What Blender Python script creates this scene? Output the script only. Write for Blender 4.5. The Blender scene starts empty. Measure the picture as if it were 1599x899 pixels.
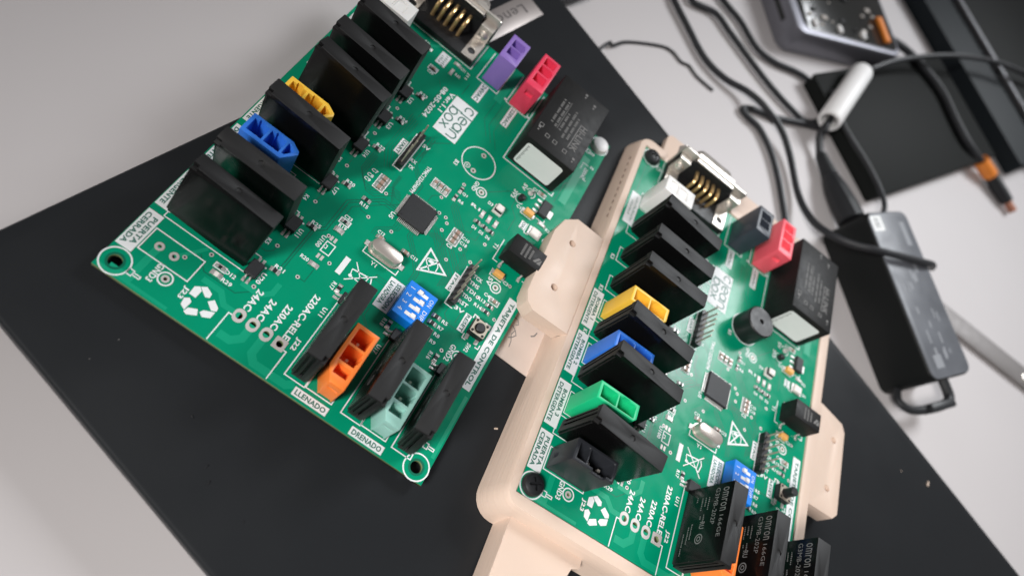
import bpy, bmesh, math, random
from mathutils import Matrix, Vector, Euler
random.seed(7)
R_ = math.radians
sc = bpy.context.scene
COL = sc.collection
MM = 0.001
TZ = 22.0            # table is 22 mm below the upper face of the loose board; world z=0 is the table top
LID = -4.0           # laptop lid height in board millimetres

# ------------------------------------------------------------------ camera
cam_d = bpy.data.cameras.new('camera')
cam = bpy.data.objects.new('camera', cam_d)
COL.objects.link(cam)
sc.camera = cam
cr = ((0.7818921, 0.4186932, 0.4618882), (0.5943088, -0.7243519, -0.3494443), (0.1882596, 0.5477320, -0.8151981))
cm = Matrix(((cr[0][0], -cr[1][0], -cr[2][0], 49.771*MM),
             (cr[0][1], -cr[1][1], -cr[2][1], -61.122*MM),
             (cr[0][2], -cr[1][2], -cr[2][2], (193.591+TZ)*MM),
             (0, 0, 0, 1)))
cam.matrix_world = cm
cam_d.sensor_width = 36.0
cam_d.lens = 1163.0*36.0/1599.0
cam_d.clip_start = 0.005
cam_d.clip_end = 20.0
cam_d.dof.use_dof = True
cam_d.dof.focus_distance = 0.216
cam_d.dof.aperture_fstop = 8.5

# ------------------------------------------------------------------ light
world = bpy.data.worlds.new('World')
sc.world = world
world.use_nodes = True
wn = world.node_tree.nodes
wn['Background'].inputs[0].default_value = (0.86, 0.82, 0.82, 1)
wn['Background'].inputs[1].default_value = 0.14

def area(name, loc, target, sx, sy, power, col):
    d = bpy.data.lights.new(name, 'AREA')
    d.shape = 'RECTANGLE'; d.size = sx; d.size_y = sy; d.energy = power; d.color = col
    o = bpy.data.objects.new(name, d); COL.objects.link(o)
    o.location = loc
    o.rotation_euler = (Vector(target)-Vector(loc)).to_track_quat('-Z', 'Y').to_euler()
    return o
win = area('window_light', (0.51, 0.77, 0.68), (0.25, 0.20, 0.0), 0.30, 0.40, 0.92, (0.94, 0.97, 1.0))
win.data.spread = R_(60)
sp_d = bpy.data.lights.new('key_spot', 'SPOT'); sp_d.energy = 95.0; sp_d.color = (1.0, 0.975, 0.95)
sp_d.spot_size = R_(25.5); sp_d.spot_blend = 1.0; sp_d.shadow_soft_size = 0.2  # added unseen key light; cone narrowed so the table's left corner darkens
sp = bpy.data.objects.new('key_spot', sp_d); COL.objects.link(sp)
sp.location = (-0.35, -0.65, 0.80)
sp.rotation_euler = (Vector((0.18, 0.01, 0.0))-Vector(sp.location)).to_track_quat('-Z', 'Y').to_euler()

vs = sc.view_settings
vs.view_transform = 'Standard'; vs.look = 'None'; vs.exposure = 0.06; vs.gamma = 1.0
vs.use_curve_mapping = False
sc.cycles.max_bounces = 8
sc.cycles.use_denoising = True

# ------------------------------------------------------------------ materials
MATS = {}
def mat(name, col, rough=0.5, metal=0.0, var=0.0, vscale=300.0, bump=0.0, bscale=2500.0, spec=0.5, coat=0.0, trans=0.0,
        rvar=0.0, sss=0.0, ior=1.45, specks=0.0, lines=0.0):
    m = bpy.data.materials.new(name); m.use_nodes = True
    nt = m.node_tree; N = nt.nodes; L = nt.links
    b = N['Principled BSDF']
    b.inputs['Base Color'].default_value = (*col, 1)
    b.inputs['Roughness'].default_value = rough
    b.inputs['Metallic'].default_value = metal
    b.inputs['Specular IOR Level'].default_value = spec
    b.inputs['IOR'].default_value = ior
    b.inputs['Coat Weight'].default_value = coat
    b.inputs['Coat Roughness'].default_value = 0.12
    b.inputs['Transmission Weight'].default_value = trans
    if sss:
        b.inputs['Subsurface Weight'].default_value = sss
        b.inputs['Subsurface Radius'].default_value = (0.002, 0.0012, 0.0008)
    tc = N.new('ShaderNodeTexCoord')
    def noise(scale, detail=5.0):
        n = N.new('ShaderNodeTexNoise'); n.inputs['Scale'].default_value = scale; n.inputs['Detail'].default_value = detail
        L.new(tc.outputs['Object'], n.inputs['Vector']); return n
    csock = None
    if var:
        n = noise(vscale)
        mx = N.new('ShaderNodeMix'); mx.data_type = 'RGBA'
        mx.inputs['A'].default_value = (*[max(0, c*(1-var)) for c in col], 1)
        mx.inputs['B'].default_value = (*[min(1, c*(1+var)) for c in col], 1)
        L.new(n.outputs['Fac'], mx.inputs['Factor'])
        csock = mx.outputs['Result']
    if specks:            # settled dust: pale flecks with a shape of their own
        n = noise(1400.0, 2.0)
        rp = N.new('ShaderNodeMapRange'); rp.inputs['From Min'].default_value = 0.73; rp.inputs['From Max'].default_value = 0.79
        L.new(n.outputs['Fac'], rp.inputs['Value'])
        ml = N.new('ShaderNodeMath'); ml.operation = 'MULTIPLY'; ml.inputs[1].default_value = specks
        L.new(rp.outputs['Result'], ml.inputs[0])
        mx = N.new('ShaderNodeMix'); mx.data_type = 'RGBA'
        if csock: L.new(csock, mx.inputs['A'])
        else: mx.inputs['A'].default_value = (*col, 1)
        mx.inputs['B'].default_value = (0.45, 0.44, 0.42, 1)
        L.new(ml.outputs[0], mx.inputs['Factor'])
        csock = mx.outputs['Result']
    if csock: L.new(csock, b.inputs['Base Color'])
    if rvar:
        n = noise(vscale*1.7)
        rp = N.new('ShaderNodeMapRange'); rp.inputs['To Min'].default_value = max(0, rough-rvar); rp.inputs['To Max'].default_value = min(1, rough+rvar)
        rp.inputs['From Min'].default_value = 0.3; rp.inputs['From Max'].default_value = 0.7
        L.new(n.outputs['Fac'], rp.inputs['Value']); L.new(rp.outputs['Result'], b.inputs['Roughness'])
    if bump:
        n = noise(bscale, 3.0)
        bp = N.new('ShaderNodeBump'); bp.inputs['Strength'].default_value = bump; bp.inputs['Distance'].default_value = 0.0002
        L.new(n.outputs['Fac'], bp.inputs['Height']); L.new(bp.outputs['Normal'], b.inputs['Normal'])
        if lines:        # print layers: noise stretched along the walls
            mp = N.new('ShaderNodeMapping'); mp.inputs['Scale'].default_value = (60, 25, 1400)
            L.new(tc.outputs['Object'], mp.inputs['Vector'])
            n2 = N.new('ShaderNodeTexNoise'); n2.inputs['Scale'].default_value = 1.0; n2.inputs['Detail'].default_value = 3.0
            L.new(mp.outputs['Vector'], n2.inputs['Vector'])
            b2 = N.new('ShaderNodeBump'); b2.inputs['Strength'].default_value = lines; b2.inputs['Distance'].default_value = 0.0003
            L.new(n2.outputs['Fac'], b2.inputs['Height']); L.new(bp.outputs['Normal'], b2.inputs['Normal']); L.new(b2.outputs['Normal'], b.inputs['Normal'])
    MATS[name] = m
    return m

mat('table', (0.56, 0.53, 0.53), 0.55, var=0.04, vscale=14, bump=0.08, bscale=900)
mat('lid', (0.016, 0.0175, 0.0195), 0.36, var=0.06, vscale=22, bump=0.06, bscale=6000, rvar=0.05, spec=0.20)
mat('laptop_base', (0.02, 0.02, 0.022), 0.5)
mat('plate', (0.52, 0.47, 0.45), 0.42, metal=0.75, bump=0.1, bscale=3000)
mat('plate_ink', (0.10, 0.09, 0.09), 0.5)
mat('mask', (0.0, 0.268, 0.142), 0.20, spec=0.34, var=0.06, vscale=120, bump=0.05, bscale=1500, rvar=0.06)
mat('mask_bright', (0.004, 0.335, 0.185), 0.28, var=0.05, vscale=150, coat=0.15)
mat('mask_dark', (0.0, 0.13, 0.075), 0.33, coat=0.15)
mat('laminate', (0.16, 0.20, 0.09), 0.6, var=0.2, vscale=900)
mat('silk', (0.80, 0.82, 0.83), 0.55, var=0.05, vscale=900)
mat('silk_green', (0.03, 0.16, 0.12), 0.5)
mat('solder', (0.68, 0.66, 0.64), 0.34, metal=0.55, bump=0.3, bscale=1800, rvar=0.1)
mat('tin_pad', (0.66, 0.62, 0.60), 0.45, metal=0.3, bump=0.15, bscale=1500)
mat('hole_dark', (0.006, 0.006, 0.006), 0.9)
mat('relay', (0.0042, 0.0042, 0.0044), 0.22, var=0.15, vscale=500, bump=0.03, bscale=9000, rvar=0.04, spec=0.2, specks=0.14)
mat('relay_lit', (0.007, 0.007, 0.0075), 0.58, bump=0.12, bscale=9000, specks=0.04, spec=0.6)
mat('relay_print', (0.17, 0.17, 0.17), 0.6)
mat('chip', (0.016, 0.017, 0.019), 0.5, bump=0.2, bscale=6000, var=0.15, vscale=700)
mat('black_plastic', (0.010, 0.010, 0.011), 0.42, bump=0.12, bscale=3500, rvar=0.06)
mat('door_plastic', (0.021, 0.023, 0.028), 0.42, bump=0.08, bscale=3000)
mat('slate_plastic', (0.038, 0.046, 0.062), 0.40, bump=0.08, bscale=3000)
for nm, c in (('blue', (0.035, 0.19, 0.72)), ('yellow', (0.93, 0.56, 0.06)), ('green', (0.01, 0.53, 0.22)), ('orange', (0.98, 0.235, 0.04)),
              ('teal', (0.31, 0.58, 0.51)), ('purple', (0.29, 0.18, 0.56)), ('red', (0.85, 0.055, 0.12)), ('pink', (0.93, 0.12, 0.16)),
              ('white', (0.84, 0.83, 0.81)), ('cream', (0.80, 0.70, 0.54))):
    mat(nm+'_plastic', c, 0.42, bump=0.06, bscale=2500, var=0.04, vscale=200, sss=0.06)
mat('dip_blue', (0.004, 0.22, 0.82), 0.38, bump=0.05, bscale=2500)
mat('white_part', (0.88, 0.87, 0.86), 0.45, bump=0.05)
mat('gold', (0.86, 0.58, 0.27), 0.34, metal=0.85, rvar=0.08)
mat('nickel', (0.74, 0.69, 0.63), 0.36, metal=0.75, bump=0.1, bscale=1500, rvar=0.08)
mat('crystal_can', (0.60, 0.54, 0.49), 0.36, metal=0.7, bump=0.08, bscale=1200)
mat('dark_metal', (0.42, 0.37, 0.30), 0.4, metal=0.4, rvar=0.1)
mat('cap_body', (0.36, 0.24, 0.19), 0.5, var=0.15, vscale=800)
mat('tantalum', (0.80, 0.40, 0.10), 0.4)
mat('resistor_top', (0.018, 0.018, 0.02), 0.4)
mat('led_white', (0.82, 0.78, 0.74), 0.35, sss=0.1)
mat('case', (0.70, 0.545, 0.445), 0.5, var=0.06, vscale=38, bump=0.22, bscale=700, sss=0.05, rvar=0.1, lines=0.5)
mat('slit_shade', (0.20, 0.13, 0.10), 0.8)
mat('crumb_dim', (0.22, 0.21, 0.20), 0.9)
mat('card', (0.72, 0.60, 0.53), 0.8, var=0.05, vscale=60)
mat('pencil', (0.17, 0.17, 0.17), 0.7)
mat('sticker', (0.83, 0.84, 0.83), 0.55, var=0.03, vscale=300)
mat('sticker_ink', (0.30, 0.31, 0.31), 0.7)
mat('hlk', (0.011, 0.011, 0.011), 0.5, spec=0.28, bump=0.15, bscale=5500, rvar=0.06, specks=0.05)
mat('hlk_print', (0.17, 0.165, 0.16), 0.6)
mat('rubber', (0.014, 0.015, 0.017), 0.45, bump=0.1, bscale=2000)
mat('cable_sheath', (0.020, 0.021, 0.024), 0.42, bump=0.08, bscale=1500)
mat('charger_black', (0.007, 0.008, 0.008), 0.45, spec=0.25)
mat('charger_face', (0.13, 0.138, 0.155), 0.42, var=0.35, vscale=55, rvar=0.1)  # grey label; patchy reflections painted in as mottled colour
mat('charger_ink', (0.24, 0.25, 0.27), 0.6)
mat('hub_metal', (0.22, 0.22, 0.25), 0.38, metal=0.55, bump=0.05)
mat('hub_window', (0.012, 0.013, 0.012), 0.16)
mat('hub_bits', (0.48, 0.44, 0.40), 0.4)
mat('orange_part', (0.85, 0.26, 0.04), 0.45)
mat('copper_tip', (0.45, 0.20, 0.13), 0.4, metal=0.5)
mat('dark_box', (0.009, 0.010, 0.0095), 0.6, bump=0.08, bscale=800, spec=0.10)
mat('dark_slab', (0.013, 0.017, 0.020), 0.5, spec=0.12)
mat('slab_edge', (0.16, 0.16, 0.17), 0.4, metal=0.5)
mat('steel', (0.20, 0.185, 0.18), 0.5, metal=0.25, rvar=0.1, vscale=150)
mat('dust', (0.55, 0.44, 0.36), 0.9)

# ------------------------------------------------------------------ mesh helpers (all in millimetres)
class MB:
    def __init__(s): s.v = []; s.f = []; s.m = []
    def add(s, vs, fs, mi=0):
        o = len(s.v); s.v += [tuple(q) for q in vs]
        for f in fs: s.f.append(tuple(i+o for i in f)); s.m.append(mi)
        return s
    def box(s, x0, y0, z0, x1, y1, z1, mi=0):
        v = [(x, y, z) for z in (z0, z1) for y in (y0, y1) for x in (x0, x1)]
        return s.add(v, [(0, 2, 3, 1), (4, 5, 7, 6), (0, 1, 5, 4), (2, 6, 7, 3), (0, 4, 6, 2), (1, 3, 7, 5)], mi)
    def cbox(s, x0, y0, z0, x1, y1, z1, c=0.2, mi=0):          # box with chamfered edges
        X, Y, Z = (x0, x1), (y0, y1), (z0, z1)
        c = min(c, (x1-x0)*.45, (y1-y0)*.45, (z1-z0)*.45)
        idx = {}; v = []
        sg = (1, -1)
        for i in (0, 1):
            for j in (0, 1):
                for k in (0, 1):
                    for a in range(3):
                        p = [X[i]+c*sg[i], Y[j]+c*sg[j], Z[k]+c*sg[k]]
                        p[a] = (X[i], Y[j], Z[k])[a]
                        idx[i, j, k, a] = len(v); v.append(tuple(p))
        f = []
        for i in (0, 1):
            f.append([idx[i, j, k, 0] for j, k in ((0, 0), (1, 0), (1, 1), (0, 1))])
            f.append([idx[j, i, k, 1] for j, k in ((0, 0), (1, 0), (1, 1), (0, 1))])
            f.append([idx[j, k, i, 2] for j, k in ((0, 0), (1, 0), (1, 1), (0, 1))])
        for a in (0, 1):
            for b in (0, 1):
                f.append([idx[0, a, b, 1], idx[1, a, b, 1], idx[1, a, b, 2], idx[0, a, b, 2]])
                f.append([idx[a, 0, b, 0], idx[a, 1, b, 0], idx[a, 1, b, 2], idx[a, 0, b, 2]])
                f.append([idx[a, b, 0, 0], idx[a, b, 1, 0], idx[a, b, 1, 1], idx[a, b, 0, 1]])
                for k in (0, 1): f.append([idx[a, b, k, 0], idx[a, b, k, 1], idx[a, b, k, 2]])
        cx, cy, cz = (x0+x1)/2, (y0+y1)/2, (z0+z1)/2
        g = []
        for q in f:                                              # orient outwards
            P = [Vector(v[i]) for i in q]
            n = (P[1]-P[0]).cross(P[2]-P[0]); ctr = sum(P, Vector())/len(P)-Vector((cx, cy, cz))
            g.append(tuple(q) if n.dot(ctr) > 0 else tuple(reversed(q)))
        return s.add(v, g, mi)
    def prism(s, poly, z0, z1, mi=0, top=True, bot=True):
        n = len(poly)
        v = [(x, y, z0) for x, y in poly]+[(x, y, z1) for x, y in poly]
        f = [(i, (i+1) % n, n+(i+1) % n, n+i) for i in range(n)]
        if top: f.append(tuple(range(n, 2*n)))
        if bot: f.append(tuple(reversed(range(n))))
        return s.add(v, f, mi)
    def cyl(s, cx, cy, z0, z1, r, n=20, mi=0, r1=None):
        r1 = r if r1 is None else r1
        v = [(cx+r*math.cos(2*math.pi*i/n), cy+r*math.sin(2*math.pi*i/n), z0) for i in range(n)]
        v += [(cx+r1*math.cos(2*math.pi*i/n), cy+r1*math.sin(2*math.pi*i/n), z1) for i in range(n)]
        f = [(i, (i+1) % n, n+(i+1) % n, n+i) for i in range(n)]+[tuple(range(n, 2*n)), tuple(reversed(range(n)))]
        return s.add(v, f, mi)
    def lathe(s, cx, cy, prof, n=24, mi=0):                      # prof: (r,z) from bottom to top, closed by caps
        v = []; f = []
        for r, z in prof: v += [(cx+r*math.cos(2*math.pi*i/n), cy+r*math.sin(2*math.pi*i/n), z) for i in range(n)]
        for k in range(len(prof)-1):
            f += [(k*n+i, k*n+(i+1) % n, (k+1)*n+(i+1) % n, (k+1)*n+i) for i in range(n)]
        f += [tuple(range((len(prof)-1)*n, len(prof)*n)), tuple(reversed(range(n)))]
        return s.add(v, f, mi)
    def ring(s, cx, cy, z, r0, r1, n=28, mi=0, h=0.0):
        v = []
        for r in (r0, r1): v += [(cx+r*math.cos(2*math.pi*i/n), cy+r*math.sin(2*math.pi*i/n), z) for i in range(n)]
        return s.add(v, [(i, n+i, n+(i+1) % n, (i+1) % n) for i in range(n)], mi)
    def disc(s, cx, cy, z, r, n=16, mi=0):
        return s.add([(cx+r*math.cos(2*math.pi*i/n), cy+r*math.sin(2*math.pi*i/n), z) for i in range(n)], [tuple(range(n))], mi)
    def rect(s, x0, y0, x1, y1, z, mi=0):
        return s.add([(x0, y0, z), (x1, y0, z), (x1, y1, z), (x0, y1, z)], [(0, 1, 2, 3)], mi)
    def poly(s, pts, z, mi=0):
        a = sum(pts[i][0]*pts[(i+1) % len(pts)][1]-pts[(i+1) % len(pts)][0]*pts[i][1] for i in range(len(pts)))
        if a < 0: pts = list(reversed(pts))
        return s.add([(x, y, z) for x, y in pts], [tuple(range(len(pts)))], mi)
    def stroke(s, pts, w, z, closed=False, mi=0):                # flat mitred line
        n = len(pts); P = [Vector(p) for p in pts]; Lp = []; Rp = []
        for i in range(n):
            a = P[i-1] if (closed or i > 0) else None
            c = P[(i+1) % n] if (closed or i < n-1) else None
            d0 = (P[i]-a).normalized() if a is not None else None
            d1 = (c-P[i]).normalized() if c is not None else None
            if d0 is None: d0 = d1
            if d1 is None: d1 = d0
            n0 = Vector((-d0.y, d0.x)); n1 = Vector((-d1.y, d1.x)); m = n0+n1
            m = n0 if m.length < 1e-6 else m.normalized()
            k = (w/2)/max(0.45, m.dot(n0))
            Lp.append(P[i]+m*k); Rp.append(P[i]-m*k)
        v = [(p.x, p.y, z) for p in Lp]+[(p.x, p.y, z) for p in Rp]
        rng = range(n) if closed else range(n-1)
        return s.add(v, [(i, n+i, n+(i+1) % n, (i+1) % n) for i in rng], mi)
    def tube(s, path, r, n=10, mi=0, sub=6, cap=True):           # round cable through points, Catmull-Rom
        P = [Vector(p) for p in path]; Q = []
        rr = r if isinstance(r, (list, tuple)) else [r]*len(P)
        RR = []
        for i in range(len(P)-1):
            p0 = P[max(i-1, 0)]; p1 = P[i]; p2 = P[i+1]; p3 = P[min(i+2, len(P)-1)]
            for k in range(sub):
                t = k/sub
                Q.append(0.5*((2*p1)+(-p0+p2)*t+(2*p0-5*p1+4*p2-p3)*t*t+(-p0+3*p1-3*p2+p3)*t**3)); RR.append(rr[i]*(1-t)+rr[i+1]*t)
        Q.append(P[-1]); RR.append(rr[-1])
        up = Vector((0, 0, 1)); v = []; prev = None
        for i, q in enumerate(Q):
            d = (Q[min(i+1, len(Q)-1)]-Q[max(i-1, 0)]).normalized()
            if prev is None:
                a = d.cross(up)
                if a.length < 0.1: a = d.cross(Vector((0, 1, 0)))
            else: a = prev-d*prev.dot(d)
            a.normalize(); prev = a; b = d.cross(a)
            for k in range(n):
                t = 2*math.pi*k/n; v.append(q+(a*math.cos(t)+b*math.sin(t))*RR[i])
        f = []
        for i in range(len(Q)-1):
            f += [(i*n+k, i*n+(k+1) % n, (i+1)*n+(k+1) % n, (i+1)*n+k) for k in range(n)]
        if cap: f += [tuple(reversed(range(n))), tuple(range((len(Q)-1)*n, len(Q)*n))]
        return s.add(v, f, mi)
    def mesh(s, name, mats, smooth=False):
        me = bpy.data.meshes.new(name)
        me.from_pydata([(x*MM, y*MM, z*MM) for x, y, z in s.v], [], s.f)
        for m in mats: me.materials.append(MATS[m])
        if len(mats) > 1: me.polygons.foreach_set('material_index', s.m)
        if smooth:
            me.polygons.foreach_set('use_smooth', [True]*len(s.f))
            me.update()
            try: me.set_sharp_from_angle(angle=R_(35))
            except Exception: pass
        me.update()
        return me

def obj(name, data, mats=None, parent=None, loc=(0, 0, 0), rot=(0, 0, 0), smooth=False):
    me = data.mesh(name, mats, smooth) if isinstance(data, MB) else data
    o = bpy.data.objects.new(name, me); COL.objects.link(o)
    if parent is not None: o.parent = parent
    o.location = [c*MM for c in loc]; o.rotation_euler = rot
    return o

def tag(o, label=None, cat=None, group=None, kind=None):
    if label: o['label'] = label
    if cat: o['category'] = cat
    if group: o['group'] = group
    if kind: o['kind'] = kind
    return o

def empty(name, mtx):
    o = bpy.data.objects.new(name, None); COL.objects.link(o)
    o.empty_display_size = 0.02; o.matrix_world = mtx
    return o

def W(x, y, z): return (x, y, z+TZ)                              # board millimetres -> world millimetres

# flat outlines with holes, extruded (2D curve fill), returned as mesh
def plate_mesh(name, outer, holes, z0, z1, mats, bevel=0.0):
    cu = bpy.data.curves.new('outline', 'CURVE'); cu.dimensions = '2D'; cu.fill_mode = 'BOTH'
    for pl in [outer]+holes:
        sp = cu.splines.new('POLY'); sp.points.add(len(pl)-1); sp.use_cyclic_u = True
        for q, (x, y) in zip(sp.points, pl): q.co = (x*MM, y*MM, 0, 1)
    cu.extrude = (z1-z0)/2*MM
    o = bpy.data.objects.new('outline', cu)
    me = bpy.data.meshes.new_from_object(o)
    me.transform(Matrix.Translation((0, 0, (z0+z1)/2*MM)))
    bm = bmesh.new(); bm.from_mesh(me); bmesh.ops.remove_doubles(bm, verts=bm.verts, dist=1e-7)
    bmesh.ops.recalc_face_normals(bm, faces=bm.faces)
    bm.to_mesh(me); bm.free()
    me.materials.clear()
    for m in mats: me.materials.append(MATS[m])
    if len(mats) > 1:
        for p in me.polygons: p.material_index = 0 if abs(p.normal.z) > 0.5 else 1
    me.name = name
    bpy.data.objects.remove(o); bpy.data.curves.remove(cu)
    return me

def circ(cx, cy, r, n=20): return [(cx+r*math.cos(2*math.pi*i/n), cy+r*math.sin(2*math.pi*i/n)) for i in range(n)]
def rrect(x0, y0, x1, y1, r, n=5):
    out = []
    for cx, cy, a in ((x1-r, y0+r, -90), (x1-r, y1-r, 0), (x0+r, y1-r, 90), (x0+r, y0+r, 180)):
        for i in range(n+1):
            t = R_(a+90*i/n); out.append((cx+r*math.cos(t), cy+r*math.sin(t)))
    return out

# boolean/bevel through modifiers, result as plain mesh
def solid(name, base, mats, cut=None, join=None, bevel=0.0, seg=2, smooth=True):
    ob = bpy.data.objects.new('tmp', base.mesh('tmp', mats)); COL.objects.link(ob)
    tmp = [ob]
    for op, src in (('UNION', join), ('DIFFERENCE', cut)):
        for mb in (src or []):
            c = bpy.data.objects.new('tmp', mb.mesh('tmp', mats)); COL.objects.link(c); tmp.append(c)
            md = ob.modifiers.new('b', 'BOOLEAN'); md.operation = op; md.object = c; md.solver = 'EXACT'
    if bevel:
        md = ob.modifiers.new('v', 'BEVEL'); md.width = bevel*MM; md.segments = seg; md.limit_method = 'ANGLE'; md.angle_limit = R_(32)
    dg = bpy.context.evaluated_depsgraph_get()
    me = bpy.data.meshes.new_from_object(ob.evaluated_get(dg)); me.name = name
    for o in tmp: bpy.data.objects.remove(o)
    if smooth:
        me.polygons.foreach_set('use_smooth', [True]*len(me.polygons))
        me.set_sharp_from_angle(angle=R_(28))
    return me

# ------------------------------------------------------------------ lettering
GL = {}
def glyphs(s, bold=0.0):
    k = (s, bold)
    if k in GL: return GL[k]
    cu = bpy.data.curves.new('t', 'FONT'); cu.body = s; cu.size = 1.0; cu.resolution_u = 2; cu.offset = bold
    cu.space_character = 1.06
    o = bpy.data.objects.new('t', cu); me = bpy.data.meshes.new_from_object(o)
    v = [(q.co.x, q.co.y) for q in me.vertices]; f = [tuple(p.vertices) for p in me.polygons]
    bpy.data.objects.remove(o); bpy.data.meshes.remove(me); bpy.data.curves.remove(cu)
    if not v: v = [(0, 0)]
    x0 = min(q[0] for q in v); x1 = max(q[0] for q in v); y0 = min(q[1] for q in v); y1 = max(q[1] for q in v)
    if all(ch in 'acemnorsuvwxz' for ch in s): pass
    GL[k] = (v, f, x0, x1, y0, y1); return GL[k]

def text(mb, s, cx, cy, z, length=None, height=1.2, d='y', mi=0, bold=0.012, mapf=None):
    """centred lettering; d='y' reads towards -Y with its head to +X, d='x' reads towards +X"""
    v, f, x0, x1, y0, y1 = glyphs(s, bold)
    sy = height/max(1e-6, (y1-y0)); sx = sy*0.95 if length is None else length/max(1e-6, (x1-x0))
    out = []
    for x, y in v:
        a = (x-(x0+x1)/2)*sx; b = (y-(y0+y1)/2)*sy
        if mapf: out.append(mapf(a, b))
        elif d == 'y': out.append((cx+b, cy-a, z))
        else: out.append((cx+a, cy+b, z))
    mb.add(out, f, mi)

# ================================================================== SETTING
tb = MB().box(-900, -700, -25, 1500, 1700, 0)
table = obj('table', tb, ['table']); tag(table, 'pale grey matte table top under everything', 'table', kind='structure')

# ------------------------------------------------------------------ closed laptop
E1 = Vector((0.9579, -0.2871)); E2 = Vector((0.2871, 0.9579)); C0 = Vector((-24.96, -16.5))
ang_l = math.atan2(E1.y, E1.x)
lap = empty('laptop', Matrix.Translation(Vector((C0.x, C0.y, 0))*MM) @ Matrix.Rotation(ang_l, 4, 'Z'))
tag(lap, 'closed dark grey laptop lying under the two circuit boards', 'laptop')
LW, LD = 326.0, 229.3
obj('lid', solid('lid', MB().prism(rrect(0, 0, LW, LD, 5), 12.0, 18.0), ['lid'], bevel=1.3, seg=3), parent=lap)
obj('base', solid('base', MB().prism(rrect(1.2, 1.2, LW-1.2, LD-1.2, 5), 2.0, 11.4), ['laptop_base'], bevel=2.0, seg=3), parent=lap)
for fx, fy in ((25, 20), (LW-25, 20), (25, LD-20), (LW-25, LD-20)):
    obj('foot', MB().cyl(fx, fy, 0, 2.2, 6, 20), ['rubber'], parent=lap)
def lapc(x, y):
    d = Vector((x, y))-C0; return d.dot(E1), d.dot(E2)
px_, py_ = lapc(50.7, 184.6)
pl = obj('logo_plate', solid('logo_plate', MB().box(px_-10.6, py_-38, 17.6, px_, py_, 18.35), ['plate'], bevel=0.15), parent=lap)
lt = MB(); text(lt, 'Lenovo', px_-5.6, py_-19.3, 18.40, length=26, height=4.3, d='y', bold=0.0)
obj('lettering', lt, ['plate_ink'], parent=pl)

# ------------------------------------------------------------------ board frames
MA = Matrix.Translation((0, 0, TZ*MM))
MBX = Matrix(((0.997581, -0.064557, 0.025781, 121.317*MM), (0.063113, 0.996578, 0.053373, 10.140*MM),
              (-0.029139, -0.051617, 0.998242, (10.617+TZ)*MM), (0, 0, 0, 1)))
def zl(u, v): return (LID-10.617+0.029139*u+0.051617*v)/0.998242   # lid height in the boxed board's frame

# ------------------------------------------------------------------ printed enclosure
case = empty('enclosure', MBX)
tag(case, 'pinkish beige printed plastic tray with screw ears holding a circuit board', 'enclosure')
body = MB()
top = rrect(-2.7, -3.9, 104.6, 151.5, 5, 6); n = len(top)
botm = rrect(-5.0, -6.0, 106.4, 153.5, 7, 6)
midr = rrect(-3.6, -4.8, 105.4, 152.3, 5.8, 6)
body.v = [(x, y, zl(x, y)+0.35) for x, y in botm]+[(x, y, -1.6) for x, y in midr]+[(x, y, 0.4) for x, y in top]
for k in (0, 1):
    body.f += [(k*n+i, k*n+(i+1) % n, (k+1)*n+(i+1) % n, (k+1)*n+i) for i in range(n)]
body.f += [tuple(range(2*n, 3*n)), tuple(reversed(range(n)))]; body.m = [0]*len(body.f)
ear_l = MB().prism([(0.0-3, 52.3), (-3, 93.8), (-14.2, 94.2), (-18.6, 90.5), (-20.4, 84), (-20.6, 57.5), (-19.2, 54.2), (-16.4, 52.3)][::-1], -6.2, 0.38)
ear_r = MB().prism([(104, 52.3), (116.6, 52.8), (118.6, 55.2), (118.3, 88.5), (116.6, 91.6), (106, 94.0), (104, 94.2)], -6.2, 0.38)
shelf = MB().prism([(3.4, -3.0), (3.4, -46), (28.6, -46), (28.6, -3.0)][::-1], -14.6, -5.0)
tab = MB().prism(rrect(8, 146, 90, 164.5, 3.0), zl(50, 164)+0.6, -1.4)
hole = lambda x, y, r: MB().cyl(x, y, -12, 6, r, 18)
case_me = solid('shell', body, ['case'],
    join=[ear_l, ear_r, shelf, tab],
    cut=[MB().box(-0.35, -0.35, -1.75, 100.35, 147.4, 8), MB().box(9.0, 140, -1.2, 44.5, 154.2, 9), MB().box(69, 140, -1.2, 91, 156, 9),
         hole(-12.8, 64.4, 1.25), hole(-12.8, 83.8, 1.25), hole(113.2, 82.5, 1.25), hole(112.4, 62.3, 1.25),
         MB().prism([(30.5, -7), (30.5, -60), (12, -60), (26.2, -9.0)][::-1], -13, 2)],
    bevel=0.7, seg=3)
obj('shell', case_me, parent=case)
sl = MB()
for i in range(10): sl.box(-3.85, 106+i*3.5, -2.35, -3.55, 107.7+i*3.5, -1.85)      # raised dark dashes painted for the shade in short slits, left wall
tag(obj('slit_dashes', sl, ['slit_shade'], parent=case), kind='stuff')

# card lying on the lid between the boards
cd = MB().prism([(84, 48.2), (122, 48.2), (122, 98), (84, 98)], LID+TZ+0.03, LID+TZ+0.33)
card = obj('paper_card', cd, ['card']); tag(card, 'beige card with pencil marks on the laptop lid between the two boards', 'card')
pm = MB(); zc = LID+TZ+0.345
pm.stroke([(101.6, 60.2), (103.2, 59.2), (104.2, 57.9), (103.4, 56.6), (102.2, 55.6)], 0.28, zc)
pm.stroke([(103.2, 59.2), (102.6, 57.2), (103.6, 55.2), (103.9, 53.0)], 0.26, zc)
pm.stroke([(100.9, 63.2), (102.4, 62.9), (103.2, 61.6), (102.4, 60.9)], 0.25, zc)
pm.stroke([(108.6, 60.9), (109.6, 61.7), (110.0, 63.4)], 0.4, zc)
obj('pencil_mark', pm, ['pencil'], parent=card)

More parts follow.
